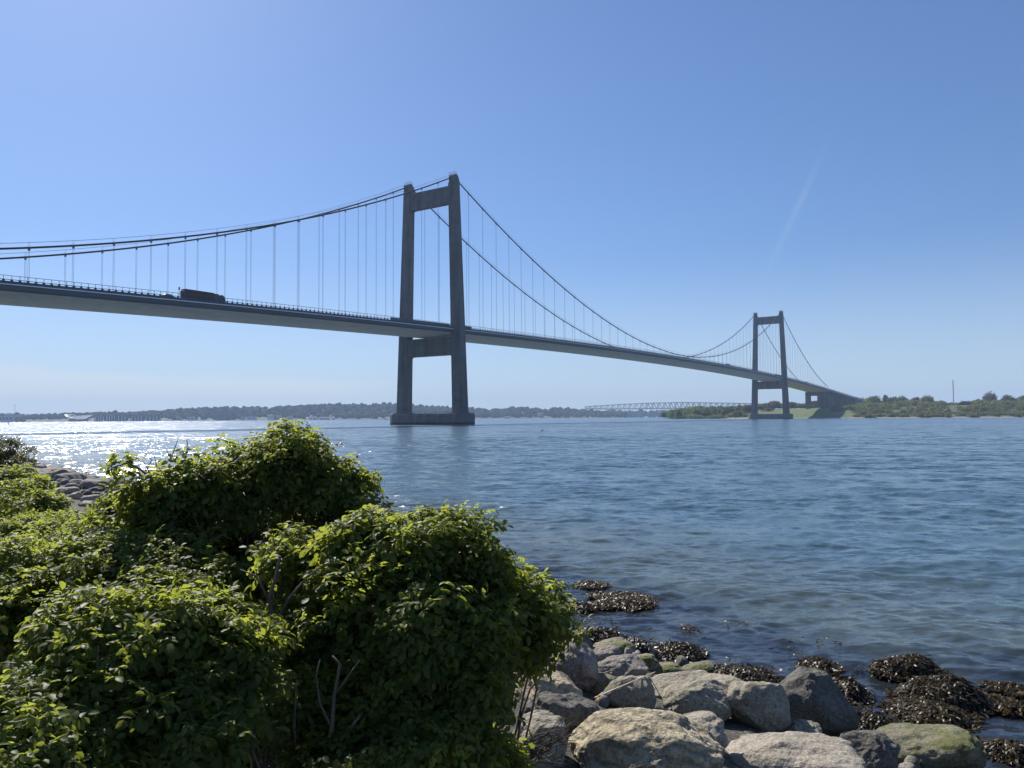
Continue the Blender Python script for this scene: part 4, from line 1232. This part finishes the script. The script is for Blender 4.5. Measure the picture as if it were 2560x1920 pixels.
BUSHES = [
 (2158,1026,24,960,O_,'olive bush at the foot of the viaduct slope'), (2178,1032,44,930,D_,'dark bush on the beach right of the viaduct'),
 (2232,1033,50,935,O_,'low scrub on the beach below the pale willow-like tree'), (2275,1021,44,945,G_,'rounded green bush on the beach left of the brown one'),
 (2324,1019,62,940,B_,'large brown bush on the beach'), (2362,1029,46,900,G_,'dark green beach bush left of the lawn'),
 (2400,1030,60,890,D_,'very dark beach thicket below the lawn'), (2448,1022,50,900,O_,'dusky beach bush below the thin grey tree'),
 (2492,1026,56,890,G_,'green beach bush below the small gabled house'), (2542,1026,60,880,G_,'beach bush at the right frame edge'),
 (2096,1028,44,985,D_,'bush coloured dark to stand for shade under the approach viaduct, left one'), (2130,1022,54,1005,D_,'bush coloured dark to stand for shade under the approach viaduct, right one'),  # dark leaf colour here paints the shade lying on the embankment
 (1735,1033,44,1070,L_,'light green bush low on the beach of the wooded point'), (1790,1036,50,1040,O_,'low scrub line on the beach of the wooded point'),
 (1700,1036,34,1130,O_,'grassy scrub near the tip of the wooded point')]
for px, yt, w, Y, mat, lab in BUSHES:
    tree(lab, px, yt, w, Y, mat, 'bush', low=-.05, name='shore_bush')
# ground-hugging scrub that reads as one mass
V, F, T = [], [], []; k = 0
for j in range(900):
    px = rng.uniform(2140, 2660) if j > 260 else rng.uniform(1648, 1885)
    Y = np.interp(px, [2140, 2360, 2660], [892, 846, 790]) + rng.uniform(2, 220) if j > 260 else rng.uniform(1020, 1280)
    X = at(px, 1040, Y)[0]; z = float(rz(np.array([X]), np.array([Y]))[0])
    if z < .5: continue
    if 2362 < px < 2440 and 925 < Y < 1100: continue
    if 2225 < px < 2300 and 930 < Y < 1010 and rng.random() < .75: continue
    v, f, t = crown(np.array([X, Y, z + 1.]), np.array([rng.uniform(5, 9), 6, rng.uniform(3.5, 8.5) * (.55 if Y < np.interp(px, [2140, 2660], [930, 850]) else 1)]), 4000 + j, 150, 1.0, 4)
    V.append(v); F.append(f + k); T.append(t * .8); k += len(v)
WV, WF, WT = [], [], []; kk = 0
for j in range(900):
    x0_, x1_, e0, e1, Y0, Y1 = ((2150, 2360, 998, 1010, 1040, 1240), (2432, 2640, 996, 1009, 1020, 1200), (1672, 1882, 1010, 1021, 1080, 1290), (1892, 2050, 1005, 1013, 1230, 1330), (2090, 2200, 992, 999, 1380, 1480), (2084, 2175, 1012, 1024, 985, 1120))[j % 6]
    px = rng.uniform(x0_, x1_); Y = rng.uniform(Y0, Y1); yt = rng.uniform(e0, e1)
    if j % 6 == 2: yt += max(0, 1735 - px) * .13
    X = at(px, 1040, Y)[0]; zb = float(rz(np.array([X]), np.array([Y]))[0]); zt = at(px, yt, Y)[2]; hh = max(zt - zb, 4) / 2
    v, f, t = crown(np.array([X, Y, zb + hh]), np.array([rng.uniform(5, 8), 6, hh * 1.05]), 7000 + j, 190, 1.0, 5)
    WV.append(v); WF.append(f + kk); WT.append(np.clip(t + rng.normal(0, .2), 0, 1)); kk += len(v)
tag(mesh_obj('woodland', np.concatenate(WV), [np.concatenate(WF)], M[G_], attrs={'tone': ('POINT', np.concatenate(WT))}),
    'closed belt of young trees behind the single trees of the far bank', 'wood', kind='stuff')
tag(mesh_obj('undergrowth', np.concatenate(V), [np.concatenate(F)], M[O_], attrs={'tone': ('POINT', np.concatenate(T))}),
    'scrubby undergrowth covering the bank between the far trees', 'undergrowth', kind='stuff')

# ------------------------------------------------------------------ distant wooded hills across the strait
SKY = [(-300,1026),(0,1029),(60,1031),(150,1028),(200,1026),(300,1025),(385,1021),(449,1021),(508,1016),(590,1015.5),(671,1014.5),(712,1012),(801,1009.5),(915,1006),(970,1005),
       (1061,1011),(1121,1015),(1189,1019),(1230,1020),(1269,1017),(1307,1015.5),(1368,1018),(1415,1017),(1440,1020),(1490,1024),(1560,1031)]
sk = np.array(SKY, float)
def shore_Y(px): return np.interp(px, [-300, 0, 600, 1000, 1400, 1600], [2150, 2300, 2450, 2520, 2750, 2900])
pxs = np.arange(-300, 1570, 10.)
rows, cols = 8, len(pxs)
V = []
for px in pxs:
    Y0 = float(shore_Y(px)); zr = at(px, float(np.interp(px, sk[:, 0], sk[:, 1])) + 2.5, Y0 + 330)[2] - 11
    for q in (-.05, 0, .12, .3, .55, .8, 1., 1.6):
        Y = Y0 + 330 * q; z = -2 if q < 0 else 1.2 + max(zr - 1.2, 2) * min(1, q) ** 1.05 if q <= 1 else zr
        X = at(px, 1045, Y)[0]; V.append((X, Y, z))
i = (np.arange(cols - 1)[:, None] * rows + np.arange(rows - 1)[None]).ravel()
m = NT('hill_ground'); m.set(m.mix(m.noise(m.pos(), .01, 5), (.05, .065, .025), (.10, .10, .05)), .95)
tag(mesh_obj('hills', np.array(V), [np.stack([i, i + rows, i + rows + 1, i + 1], 1)], m.m, smooth=True), kind='structure')
U1, F1 = ICO[2]
def wood(name, label, spots):
    V, F, T = [], [], []; k = 0
    for x, y, z, rr, hh, s in spots:
        v = U1 * (1 + .30 * fbm(U1 * 1.7 + s, 2, 3)[:, None]) * [rr, rr, hh] + [x, y, z + hh * .75]
        V.append(v); F.append(F1 + k); k += len(v); T.append(np.clip(.45 + .3 * math.sin(s * 3.7) + rng.normal(0, .12, len(v)), 0, 1))
    return tag(mesh_obj(name, np.concatenate(V), [np.concatenate(F)], M['wood_far'], smooth=True, attrs={'tone': ('POINT', np.concatenate(T))}), label, 'wood', kind='stuff')
sp_ = []
for j in range(3000):
    px = rng.uniform(-300, 1565); q = rng.uniform(0, 1.08) ** .8
    Y0 = float(shore_Y(px)); Y = Y0 + 330 * q + 14
    zr = at(px, float(np.interp(px, sk[:, 0], sk[:, 1])) + 2.5, Y0 + 330)[2] - 11
    z = 1.2 + max(zr - 1.2, 2) * min(1, q) ** 1.05
    town = px < 420
    if town and q < .25: continue
    if q < .12 and 420 < px < 860 and rng.random() < .6: continue
    sc = rng.uniform(.65, 1.25) * (.7 if town else 1)
    if rng.random() < .035: sc *= 1.35
    sp_.append((at(px, 1045, Y)[0], Y, z - 1, 7.5 * sc * rng.uniform(.8, 1.2), 7.5 * sc, rng.uniform(0, 99)))
wood('forest', 'wooded hills far across the strait, blue with haze', sp_)
sp_ = []
for j in range(420):
    px = rng.uniform(1420, 1800); Y = rng.uniform(3500, 3900)
    zt = at(px, 1027.5 + rng.normal(0, .5), 3900)[2]; z = 1 + (zt - 12) * (Y - 3500) / 400
    sp_.append((at(px, 1040, Y)[0], Y, z - 2, rng.uniform(9, 14), rng.uniform(8, 12), rng.uniform(0, 99)))
wood('forest', 'pale wooded bank beneath the far truss bridge', sp_)

# old truss bridge behind the wooded point
tb = tag(empty('truss_bridge', at(1640, 1044, 3100) * [1, 1, 0]), 'pale grey steel truss railway bridge far behind the wooded point', 'bridge')
to = np.array(tb.location)
tops = np.array([(1440,1018.5),(1455,1017),(1507,1013.4),(1560,1010.2),(1620,1007.7),(1700,1005.9),(1746,1006.3),(1823,1007.6),(1900,1009.5)])
bots = np.array([(1440,1021.5),(1455,1021.8),(1507,1022.6),(1560,1022.4),(1620,1022.0),(1700,1021.2),(1746,1020.8),(1823,1021.0),(1900,1021.5)])
def tY(px): return np.interp(px, [1440, 1900], [3650, 2700])
nodes = np.linspace(1462, 1900, 62)
for side in (0, 1):
    b = MB()
    T_ = [at(p, float(np.interp(p, tops[:, 0], tops[:, 1])), float(tY(p)) + 12 * side) - to for p in nodes]
    B0 = [at(p, float(np.interp(p, bots[:, 0], bots[:, 1])), float(tY(p)) + 12 * side) - to for p in nodes]
    b.tube(T_, 1.9, 4); b.tube(B0, 1.9, 4)
    for i in range(len(nodes) - 1):
        b.tube([B0[i], T_[i + 1]] if i % 2 else [T_[i], B0[i + 1]], 1.6, 4)
        if i % 2: b.tube([T_[i], B0[i + 1]], 1.3, 4)
        if i % 2 == 0: b.tube([B0[i], T_[i]], .6, 4)
    b.build('truss', M['truss'], tb)
b = MB()
for p0_, p1_ in zip(nodes[:-1], nodes[1:]):
    q = []
    for p in (p0_, p1_):
        z = at(p, float(np.interp(p, bots[:, 0], bots[:, 1])), float(tY(p)))[2]
        A, C = at(p, 1040, float(tY(p))) - to, at(p, 1040, float(tY(p)) + 12) - to
        q.append([(A[0], A[1], z - 1.2), (C[0], C[1], z - 1.2), (C[0], C[1], z + .6), (A[0], A[1], z + .6)])
    b.hexa(q[0], q[1])
b.build('deck', M['truss'], tb)
for p in (1531, 1602, 1702, 1790):
    c = at(p, 1040, float(tY(p)) + 6) - to; z = at(p, 1022.3, float(tY(p)))[2] - 1.5
    w = 9.5; b = MB()
    b.hexa([(c[0]-w, c[1]-5, -to[2]-2), (c[0]+w, c[1]-5, -to[2]-2), (c[0]+w, c[1]+5, -to[2]-2), (c[0]-w, c[1]+5, -to[2]-2)],
           [(c[0]-w*.8, c[1]-4, z), (c[0]+w*.8, c[1]-4, z), (c[0]+w*.8, c[1]+4, z), (c[0]-w*.8, c[1]+4, z)])
    b.build('pier', M['pier'], tb)

# ------------------------------------------------------------------ town on the far left shore, houses, masts
def building(label, x0, x1, yt, yb, Y, wall, roof, kind='gable', bays=0, name='house', cat='house', wins=3):
    A, C = at(x0, yb, Y), at(x1, yb, Y)
    w = C[0] - A[0]; zb = .8 if yb > 1043 else A[2] - 3; H = at((x0 + x1) / 2, yt, Y)[2] - zb
    root = tag(empty(name, ((A[0] + C[0]) / 2, Y, zb)), label, cat)
    d = min(12., w * .8); hw = H * (.62 if kind == 'gable' else .94)
    b = MB(); b.box(-w / 2, w / 2, 0, d, -4, hw); b.build('wall', M[wall], root)
    b = MB()
    if kind == 'gable':
        b.prism([(-.5, hw), (d + .5, hw), (d / 2, H)], 0, -w / 2 - .4, w / 2 + .4)
    else: b.box(-w / 2 - .4, w / 2 + .4, -.4, d + .4, hw + .003, H)
    b.build('roof', M[roof], root)
    for k in range(wins):
        x = -w / 2 + w * (k + .5) / wins; b = MB(); b.box(x - w * .16 / max(1, wins / 2), x + w * .16 / max(1, wins / 2), -.12, .05, hw * .35, hw * .72)
        b.build('window', M['glass'], root)
    for k in range(bays):
        x = -w / 2 + w * (k + .5) / bays; b = MB(); b.box(x - 1.1, x + 1.1, -1.2, -.14, -2, hw * .97); b.build('white_bay', M['white'], root)
    return root
building('long flat-roofed grey block at the left frame edge of the far town', -20, 30, 1038, 1051, 2260, 'brickwall', 'roof', 'flat', 0, 'block', 'building', 6)
building('pale flat hall above the long grey block of the far town', 12, 29, 1034, 1040, 2340, 'white', 'roof', 'flat', 0, 'hall', 'building', 0)
building('low hall with a bright white roof in the far town', 36, 58, 1040, 1045, 2300, 'darkbrick', 'white', 'flat', 0, 'hall', 'building', 2)
for x0, x1, bays, lab in ((236, 262, 4, 'first waterfront apartment block, right beside the sail-roofed hall'), (264, 290, 4, 'second waterfront apartment block from the sail-roofed hall'),
                          (293, 316, 3, 'third waterfront apartment block from the sail-roofed hall'), (326, 357, 4, 'fourth waterfront apartment block from the sail-roofed hall'),
                          (361, 397, 4, 'last waterfront apartment block before the old town')):
    o = building(lab, x0, x1, 1039.5, 1052, 2290, 'darkbrick', 'roof', 'flat', bays, 'apartment_block', 'building', 4); o['group'] = 'waterfront apartment blocks'
sh = tag(empty('sail_roofed_hall', (at(196, 1050, 2280)[0], 2280, 0)), 'far waterfront hall with two striped white sail-shaped roofs', 'hall')
so = np.array(sh.location)
def pt(x, y, Y): return at(x, y, Y) - so
for (tl, tr, bl, br, Y, nr_) in (((160, 1036.2), (189, 1036.4), (166, 1042), (194, 1048.6), 2275, 9), ((191, 1040), (233, 1037.8), (190, 1048.8), (213, 1047.6), 2272, 11)):
    b = MB()
    for k in range(nr_):
        t0, t1 = k / nr_, (k + .62) / nr_
        q = [np.array(bl) + (np.array(br) - bl) * t0, np.array(bl) + (np.array(br) - bl) * t1, np.array(tl) + (np.array(tr) - tl) * t1, np.array(tl) + (np.array(tr) - tl) * t0]
        f4 = [pt(q[0][0], q[0][1], Y), pt(q[1][0], q[1][1], Y), pt(q[2][0], q[2][1], Y + 14), pt(q[3][0], q[3][1], Y + 14)]
        b.hexa(f4, [v + [0, .6, .5] for v in f4])
    b.build('roof', M['white'], sh)
    b = MB(); f4 = [pt(bl[0], bl[1], Y + 1.2), pt(br[0], br[1], Y + 1.2), pt(tr[0], tr[1], Y + 15.2), pt(tl[0], tl[1], Y + 15.2)]
    b.hexa(f4, [v + [0, .8, .5] for v in f4]); b.build('roof_shell', M['roof'], sh)
a0, a1 = pt(172, 1050, 2290), pt(216, 1050, 2290)
b = MB(); b.box(a0[0], a1[0], 8, 22, -1, at(190, 1047.5, 2290)[2]); b.build('wall', M['darkbrick'], sh)
HOUSES = [(468, 484, 1036, 1047, 'white', 'roof', 'white house with a dark gable, left of the dark tower house'), (440, 452, 1039, 1047, 'brickwall', 'redroof', 'small red-roofed house near the left end of the old town'),
          (600, 612, 1037, 1046, 'brickwall', 'redroof', 'red-roofed house just right of the dark tower house'), (618, 640, 1036, 1046, 'white', 'roof', 'pale villa by the water between the tower house and the jetty'),
          (668, 682, 1036, 1043, 'white', 'redroof', 'little white house halfway up the wooded shore'), (690, 704, 1038, 1046, 'brickwall', 'roof', 'grey-roofed cottage in the trees of the old town'),
          (718, 730, 1038, 1045, 'white', 'roof', 'small white cottage under the wooded hill'), (772, 792, 1041, 1046.5, 'white', 'roof', 'long white boathouse on the wooded shore'),
          (798, 822, 1042.3, 1046.5, 'brickwall', 'roof', 'low jetty shed on the wooded shore'), (829, 836, 1041.5, 1046, 'white', 'white', 'tiny bright white hut at the end of the wooded shore'),
          (1262, 1276, 1040.6, 1044.5, 'white', 'roof', 'small white waterside house right of the near tower pier'), (1344, 1358, 1032, 1036, 'brickwall', 'redroof', 'lone house in the woods left of the truss bridge')]
for x0, x1, yt, yb, wl, rf, lab in HOUSES:
    building(lab, x0, x1, yt, yb, float(shore_Y(x0)) - 4 if yb > 1038 else 2680, wl, rf, 'gable', 0, 'house', 'house', 2)
dt = building('dark brick tower house looming over the far old town', 536, 563, 1030, 1047, 2420, 'darkbrick', 'roof', 'flat', 0, 'tower_house', 'building', 4)
b = MB(); w = at(574, 1040, 2420)[0] - at(560, 1040, 2420)[0]; x = at(567, 1040, 2420)[0] - dt.location.x
b.box(x - w / 2, x + w / 2, -1, 11, -4, at(567, 1024, 2420)[2]); b.prism([(x - w / 2, at(567, 1024, 2420)[2] + .003), (x + w / 2, at(567, 1024, 2420)[2] + .003), (x + w * .2, at(567, 1021.4, 2420)[2]), (x - w * .2, at(567, 1021.4, 2420)[2])], 1, -1, 11)
b.build('tower', M['darkbrick'], dt)
hX = at(2497, 1020, 1000)
hr = tag(empty('gabled_house', (hX[0], 1000, hX[2] - 3)), 'small white-gabled house among the trees near the right frame edge', 'house')
b = MB(); b.prism([(-3.2, -4), (3.2, -4), (3.2, 3.6), (0, 6.6), (-3.2, 3.6)], 1, 0, 9); b.build('wall', M['brickwall'], hr)
b = MB(); b.add([(-3.7, -.4, 3.35), (0, -.4, 6.95), (3.7, -.4, 3.35), (-3.7, 9.4, 3.35), (0, 9.4, 6.95), (3.7, 9.4, 3.35), (-3.7, -.4, 3.1), (0, -.4, 6.7), (3.7, -.4, 3.1), (-3.7, 9.4, 3.1), (0, 9.4, 6.7), (3.7, 9.4, 3.1)],
       [(0, 1, 4, 3), (1, 2, 5, 4), (7, 6, 9, 10), (8, 7, 10, 11), (0, 6, 7, 1), (1, 7, 8, 2), (3, 4, 10, 9), (4, 5, 11, 10), (0, 3, 9, 6), (2, 8, 11, 5)]); b.build('roof', M['roof'], hr)
b = MB(); b.box(-.8, .8, -.08, .05, .8, 2.4); b.build('window', M['glass'], hr)
def mast(label, px, ytop, ybase, Y, r, cross=False):
    t, bt = at(px, ytop, Y), at(px, ybase, Y)
    o = tag(empty('radio_mast', (bt[0], Y, bt[2])), label, 'mast')
    h = t[2] - bt[2]; b = MB()
    for a in (0, 2.1, 4.2): b.tube([(r * math.cos(a), r * math.sin(a), 0), (r * math.cos(a), r * math.sin(a), h)], r * .35, 4)
    for k in range(int(h / (r * 5))):
        z = k * r * 5
        for a in (0, 2.1, 4.2): b.tube([(r * math.cos(a), r * math.sin(a), z), (r * math.cos(a + 2.1), r * math.sin(a + 2.1), z + r * 5)], r * .25, 3)
    b.build('lattice', M['rail'], o)
    if cross:
        b = MB(); b.box(-2.6, 2.6, -.5, .5, h, h + 1.1); b.build('head', M['rail'], o)
    else:
        b = MB(); b.tube([(0, 0, h), (0, 0, h * 1.03)], r * .3, 5); b.build('aerial', M['rail'], o)
mast('tall thin radio mast rising from behind the right bank trees', 2384, 950, 1006, 1700, .75)
mast('floodlight pole with a flat head over the far left town', 37, 1013.5, 1034, 2340, .4, True)

# ------------------------------------------------------------------ boats, buoy, water bird
def boat(label, px, Y, L_, mast_h=0., cat='boat'):
    p = at(px, 1045, Y)
    o = tag(empty('sailing_boat' if mast_h else 'motor_boat', (p[0], Y, 0)), label, cat)
    b = MB()
    st = [(-.5, .30, .16), (-.2, .36, .15), (.15, .34, .16), (.38, .18, .19), (.5, .01, .22)]
    V = []
    for x, w, z in st: V += [(x * L_, -w * L_ * .42, z * L_), (x * L_, -w * L_ * .25, -.03 * L_), (x * L_, w * L_ * .25, -.03 * L_), (x * L_, w * L_ * .42, z * L_)]
    F = [(4*i + j, 4*i + j + 1, 4*i + j + 5, 4*i + j + 4) for i in range(4) for j in range(3)] + [(4*i + 3, 4*i, 4*i + 4, 4*i + 7) for i in range(4)] + [(0, 3, 2, 1), (16, 17, 18, 19)]
    b.add(V, F).build('hull', M['white'], o)
    b = MB(); b.hexa([(-.25*L_, -.10*L_, .15*L_), (.18*L_, -.08*L_, .15*L_), (.18*L_, .08*L_, .15*L_), (-.25*L_, .10*L_, .15*L_)], [(-.22*L_, -.08*L_, .25*L_), (.08*L_, -.06*L_, .25*L_), (.08*L_, .06*L_, .25*L_), (-.22*L_, .08*L_, .25*L_)])
    b.build('cabin', M['white'], o)
    if mast_h:
        b = MB(); b.tube([(.08*L_, 0, .2*L_), (.08*L_, 0, mast_h)], .11, 5); b.tube([(.08*L_, 0, .32*L_), (-.4*L_, 0, .30*L_)], .08, 5)
        b.build('mast', M['rail'], o)
        b = MB()
        for q in ((.48*L_, 0, .2*L_), (-.48*L_, 0, .2*L_)): b.tube([(.08*L_, 0, mast_h * .98), q], .03, 3)
        b.build('rigging', M['rail'], o)
boat('small sailing boat with bare mast just left of the near tower pier', 965, 1650, 9.5, 13.)
boat('white moored boat below the low white-roofed hall', 50, 2240, 9)
boat('white boat with a pale canopy left of the sail-roofed hall', 107, 2240, 10)
boat('moored boat close to the sail-roofed hall', 146, 2240, 9)
bp = on_z(20.6, 1061.5)
bo = tag(empty('buoy', (bp[0], bp[1], 0)), 'dark channel buoy in the glitter at the left edge', 'buoy')
b = MB(); b.tube([(0, 0, -.4), (0, 0, .3), (0, 0, .35), (0, 0, 1.6)], [.7, .7, .3, .12], 8); b.build('float_body', M['fascia'], bo)
b = MB(); b.tube([(0, 0, 1.6), (0, 0, 2.1)], [.3, .3], 6); b.build('topmark', M['fascia'], bo)
bp = on_z(1355, 1077.5)
MBx = MB(); MBx.tube([(-.42, 0, .10), (-.3, 0, .08), (-.1, 0, .06), (.12, 0, .08), (.22, 0, .16), (.25, 0, .32), (.27, 0, .40), (.33, 0, .42), (.44, 0, .41)], [.02, .09, .14, .12, .07, .05, .065, .045, .01], 8)
o = tag(MBx.build('water_bird', M['fascia'], None, True), 'dark water bird swimming in mid strait right of the near pier', 'bird'); o.location = (bp[0], bp[1], .02); o.rotation_euler = (0, 0, .3)

# ------------------------------------------------------------------ traffic on the bridge
M['tarp'] = flat('truck_tarpaulin', (.055, .022, .018), .7, var=.4, scale=1.2)
M['cab'] = flat('cab_paint', (.02, .035, .07), .35)
M['van'] = flat('van_paint', (.55, .55, .55), .4)
M['carred'] = flat('car_paint_red', (.12, .02, .02), .4)
M['carblue'] = flat('car_paint_blue', (.05, .08, .16), .35)
M['lamp'] = flat('lamp_glass', (.5, .48, .42), .15)
RZ = math.pi / 2 - TH
def s_of(px, n):
    r = ray(px, 900); dn = np.array([math.cos(TH), -math.sin(TH), 0.]); T = np.array([BO[0], BO[1], 0.])
    P = CP + r * ((((T - CP) @ dn) + n) / (r @ dn)); return float((P - T) @ np.array([math.sin(TH), math.cos(TH), 0.]))
def on_road(s, n):
    return Vector(Bw(s, n, float(deck_z(s)) + .612))
def wheel(parent, x, y, r, w):
    b = MB(); b.tube([(x, y - w, r), (x, y + w, r)], r, 14); o = b.build('wheel', M['tyre'], parent)
    b = MB(); b.tube([(x, y - w - .01, r), (x, y + w + .01, r)], r * .55, 10); b.build('rim', M['rail'], o)
tk = tag(empty('truck', on_road(s_of(456, 10.2), 10.2), RZ), 'long articulated truck with a dark red ribbed trailer on the near bridge span', 'truck')
b = MB(); sec = [(-1.27, 1.15), (1.27, 1.15), (1.27, 3.75), (1.1, 3.98), (-1.1, 3.98), (-1.27, 3.75)]
b.prism(sec, 0, 0, 11.0)
b.add([(-.35, y, z) for y, z in [(-1.1, 1.3), (1.1, 1.3), (1.1, 3.4), (-1.1, 3.4)]] + [(0, y, z) for y, z in [(-1.26, 1.16), (1.26, 1.16), (1.26, 3.74), (-1.26, 3.74)]], [(3, 2, 1, 0), (0, 1, 5, 4), (1, 2, 6, 5), (2, 3, 7, 6), (3, 0, 4, 7)])
trl = b.build('trailer', M['tarp'], tk)
b = MB()
for x in np.arange(.5, 11, 1.0):
    for sg in (1, -1): b.box(x - .05, x + .05, sg * 1.28 - .03, sg * 1.28 + .03, 1.2, 3.72)
tag(b.build('tarpaulin_ribs', M['fascia'], trl), kind='stuff')
b = MB(); b.prism(sec[:3] + [(1.15, 3.55), (-1.15, 3.55)] + sec[5:], 0, 11.08, 12.9); b.build('load_box', M['carred'], tk)
b = MB(); b.box(0, 14.9, -.5, .5, .75, 1.12); b.build('chassis', M['rail'], tk)
b = MB(); b.prism([(13.0, .55), (15.6, .55), (15.62, 1.9), (15.35, 2.9), (14.9, 3.35), (14.3, 3.62), (13.2, 3.5), (13.0, 3.3)], 1, -1.24, 1.24); cab = b.build('cab', M['cab'], tk)
b = MB()
for sg in (1, -1): b.box(14.3, 15.1, sg * 1.25 - .02, sg * 1.25 + .02, 2.0, 2.75)
b.hexa([(15.63, -1.05, 1.95), (15.66, -1.05, 1.95), (15.66, 1.05, 1.95), (15.63, 1.05, 1.95)], [(15.36, -1.0, 2.88), (15.40, -1.0, 2.88), (15.40, 1.0, 2.88), (15.36, 1.0, 2.88)]); b.build('window', M['glass'], cab)
for sg in (1, -1): b = MB(); b.box(15.6, 15.68, sg * .85 - .2, sg * .85 + .2, .9, 1.15); b.build('headlight', M['lamp'], tk)
for x in (1.6, 2.9, 4.2, 11.8, 14.6):
    for sg in (1, -1): wheel(tk, x, sg * 1.05, .5, .17)
def car(label, s, n, paint, kind='car', flip=False):
    o = tag(empty('van' if kind == 'van' else 'car', on_road(s, n), RZ + (math.pi if flip else 0)), label, kind, 'cars and vans on the bridge')
    b = MB()
    if kind == 'van':
        L_, W, H = 6.4, 1.02, 2.7; pr = [(-3.2, .4), (3.2, .4), (3.25, 1.2), (2.6, 1.45), (1.9, 2.5), (1.6, 2.7), (-3.1, 2.7), (-3.2, 2.5)]
    else:
        L_, W, H = 4.4, .9, 1.45; pr = [(-2.2, .35), (2.2, .35), (2.22, .75), (1.2, .95), (.55, 1.38), (.2, 1.45), (-1.1, 1.43), (-1.9, 1.0), (-2.22, .9)]
    b.prism(pr, 1, -W, W); bd = b.build('body', M[paint], o)
    b = MB()
    for sg in (1, -1):
        if kind == 'van': b.prism([(1.2, 1.5), (2.4, 1.5), (1.8, 2.4), (1.2, 2.4)], 1, sg * W - .02, sg * W + .02)
        else: b.prism([(-1.7, .98), (1.0, .98), (.45, 1.36), (-1.05, 1.36)], 1, sg * W - .02, sg * W + .02)
    b.build('window', M['glass'], bd)
    for sg in (1, -1): b = MB(); b.box(L_ / 2 - .02, L_ / 2 + .06, sg * W * .7 - .14, sg * W * .7 + .14, .6, .78); b.build('headlight', M['lamp'], o)
    for x in (-L_ * .31, L_ * .31):
        for sg in (1, -1): wheel(o, x, sg * (W - .08), .36 if kind == 'van' else .31, .12)
car('dark red car just behind the truck on the bridge', s_of(418, 11.6), 11.6, 'carred')
car('light van past mid span of the bridge', s_of(1820, 10.5), 10.5, 'van', 'van')
car('blue car right of the light van past mid span', s_of(1833, 11), 11, 'carblue')
car('pale van on the far side span beyond the second tower', s_of(2014, 10.5), 10.5, 'van', 'van')
car('blue car ahead of the pale van on the far side span', s_of(2024, 11), 11, 'carblue')
ps = s_of(446, 14.2); MBx = MB(); pp = Bw(ps, 14.2, float(deck_z(ps)) + .6)
MBx.tube([(0, 0, 0), (0, 0, 3.9)], [.09, .06], 6); MBx.box(-.4, .4, -.03, .03, 2.9, 3.8)
o = tag(MBx.build('road_sign', M['rail']), 'slim road sign post on the bridge just behind the truck', 'sign'); o.location = pp; o.rotation_euler = (0, 0, RZ + math.pi / 2)

# ------------------------------------------------------------------ haze: one box of thin pale air round the whole scene
b = MB(); b.box(-5200, 5200, -5200, 5200, -9, 136)
hz = NT('haze_air'); hz.t.nodes.remove(hz.p)
pv = hz.n('ShaderNodeVolumePrincipled'); pv.inputs['Color'].default_value = (.52, .71, 1.0, 1)
pv.inputs['Density'].default_value = .00015; pv.inputs['Anisotropy'].default_value = .0
hz.l(pv.outputs[0], hz.out.inputs['Volume'])
tag(b.build('haze', hz.m), 'thin pale haze in the air over the strait', 'haze', kind='stuff')
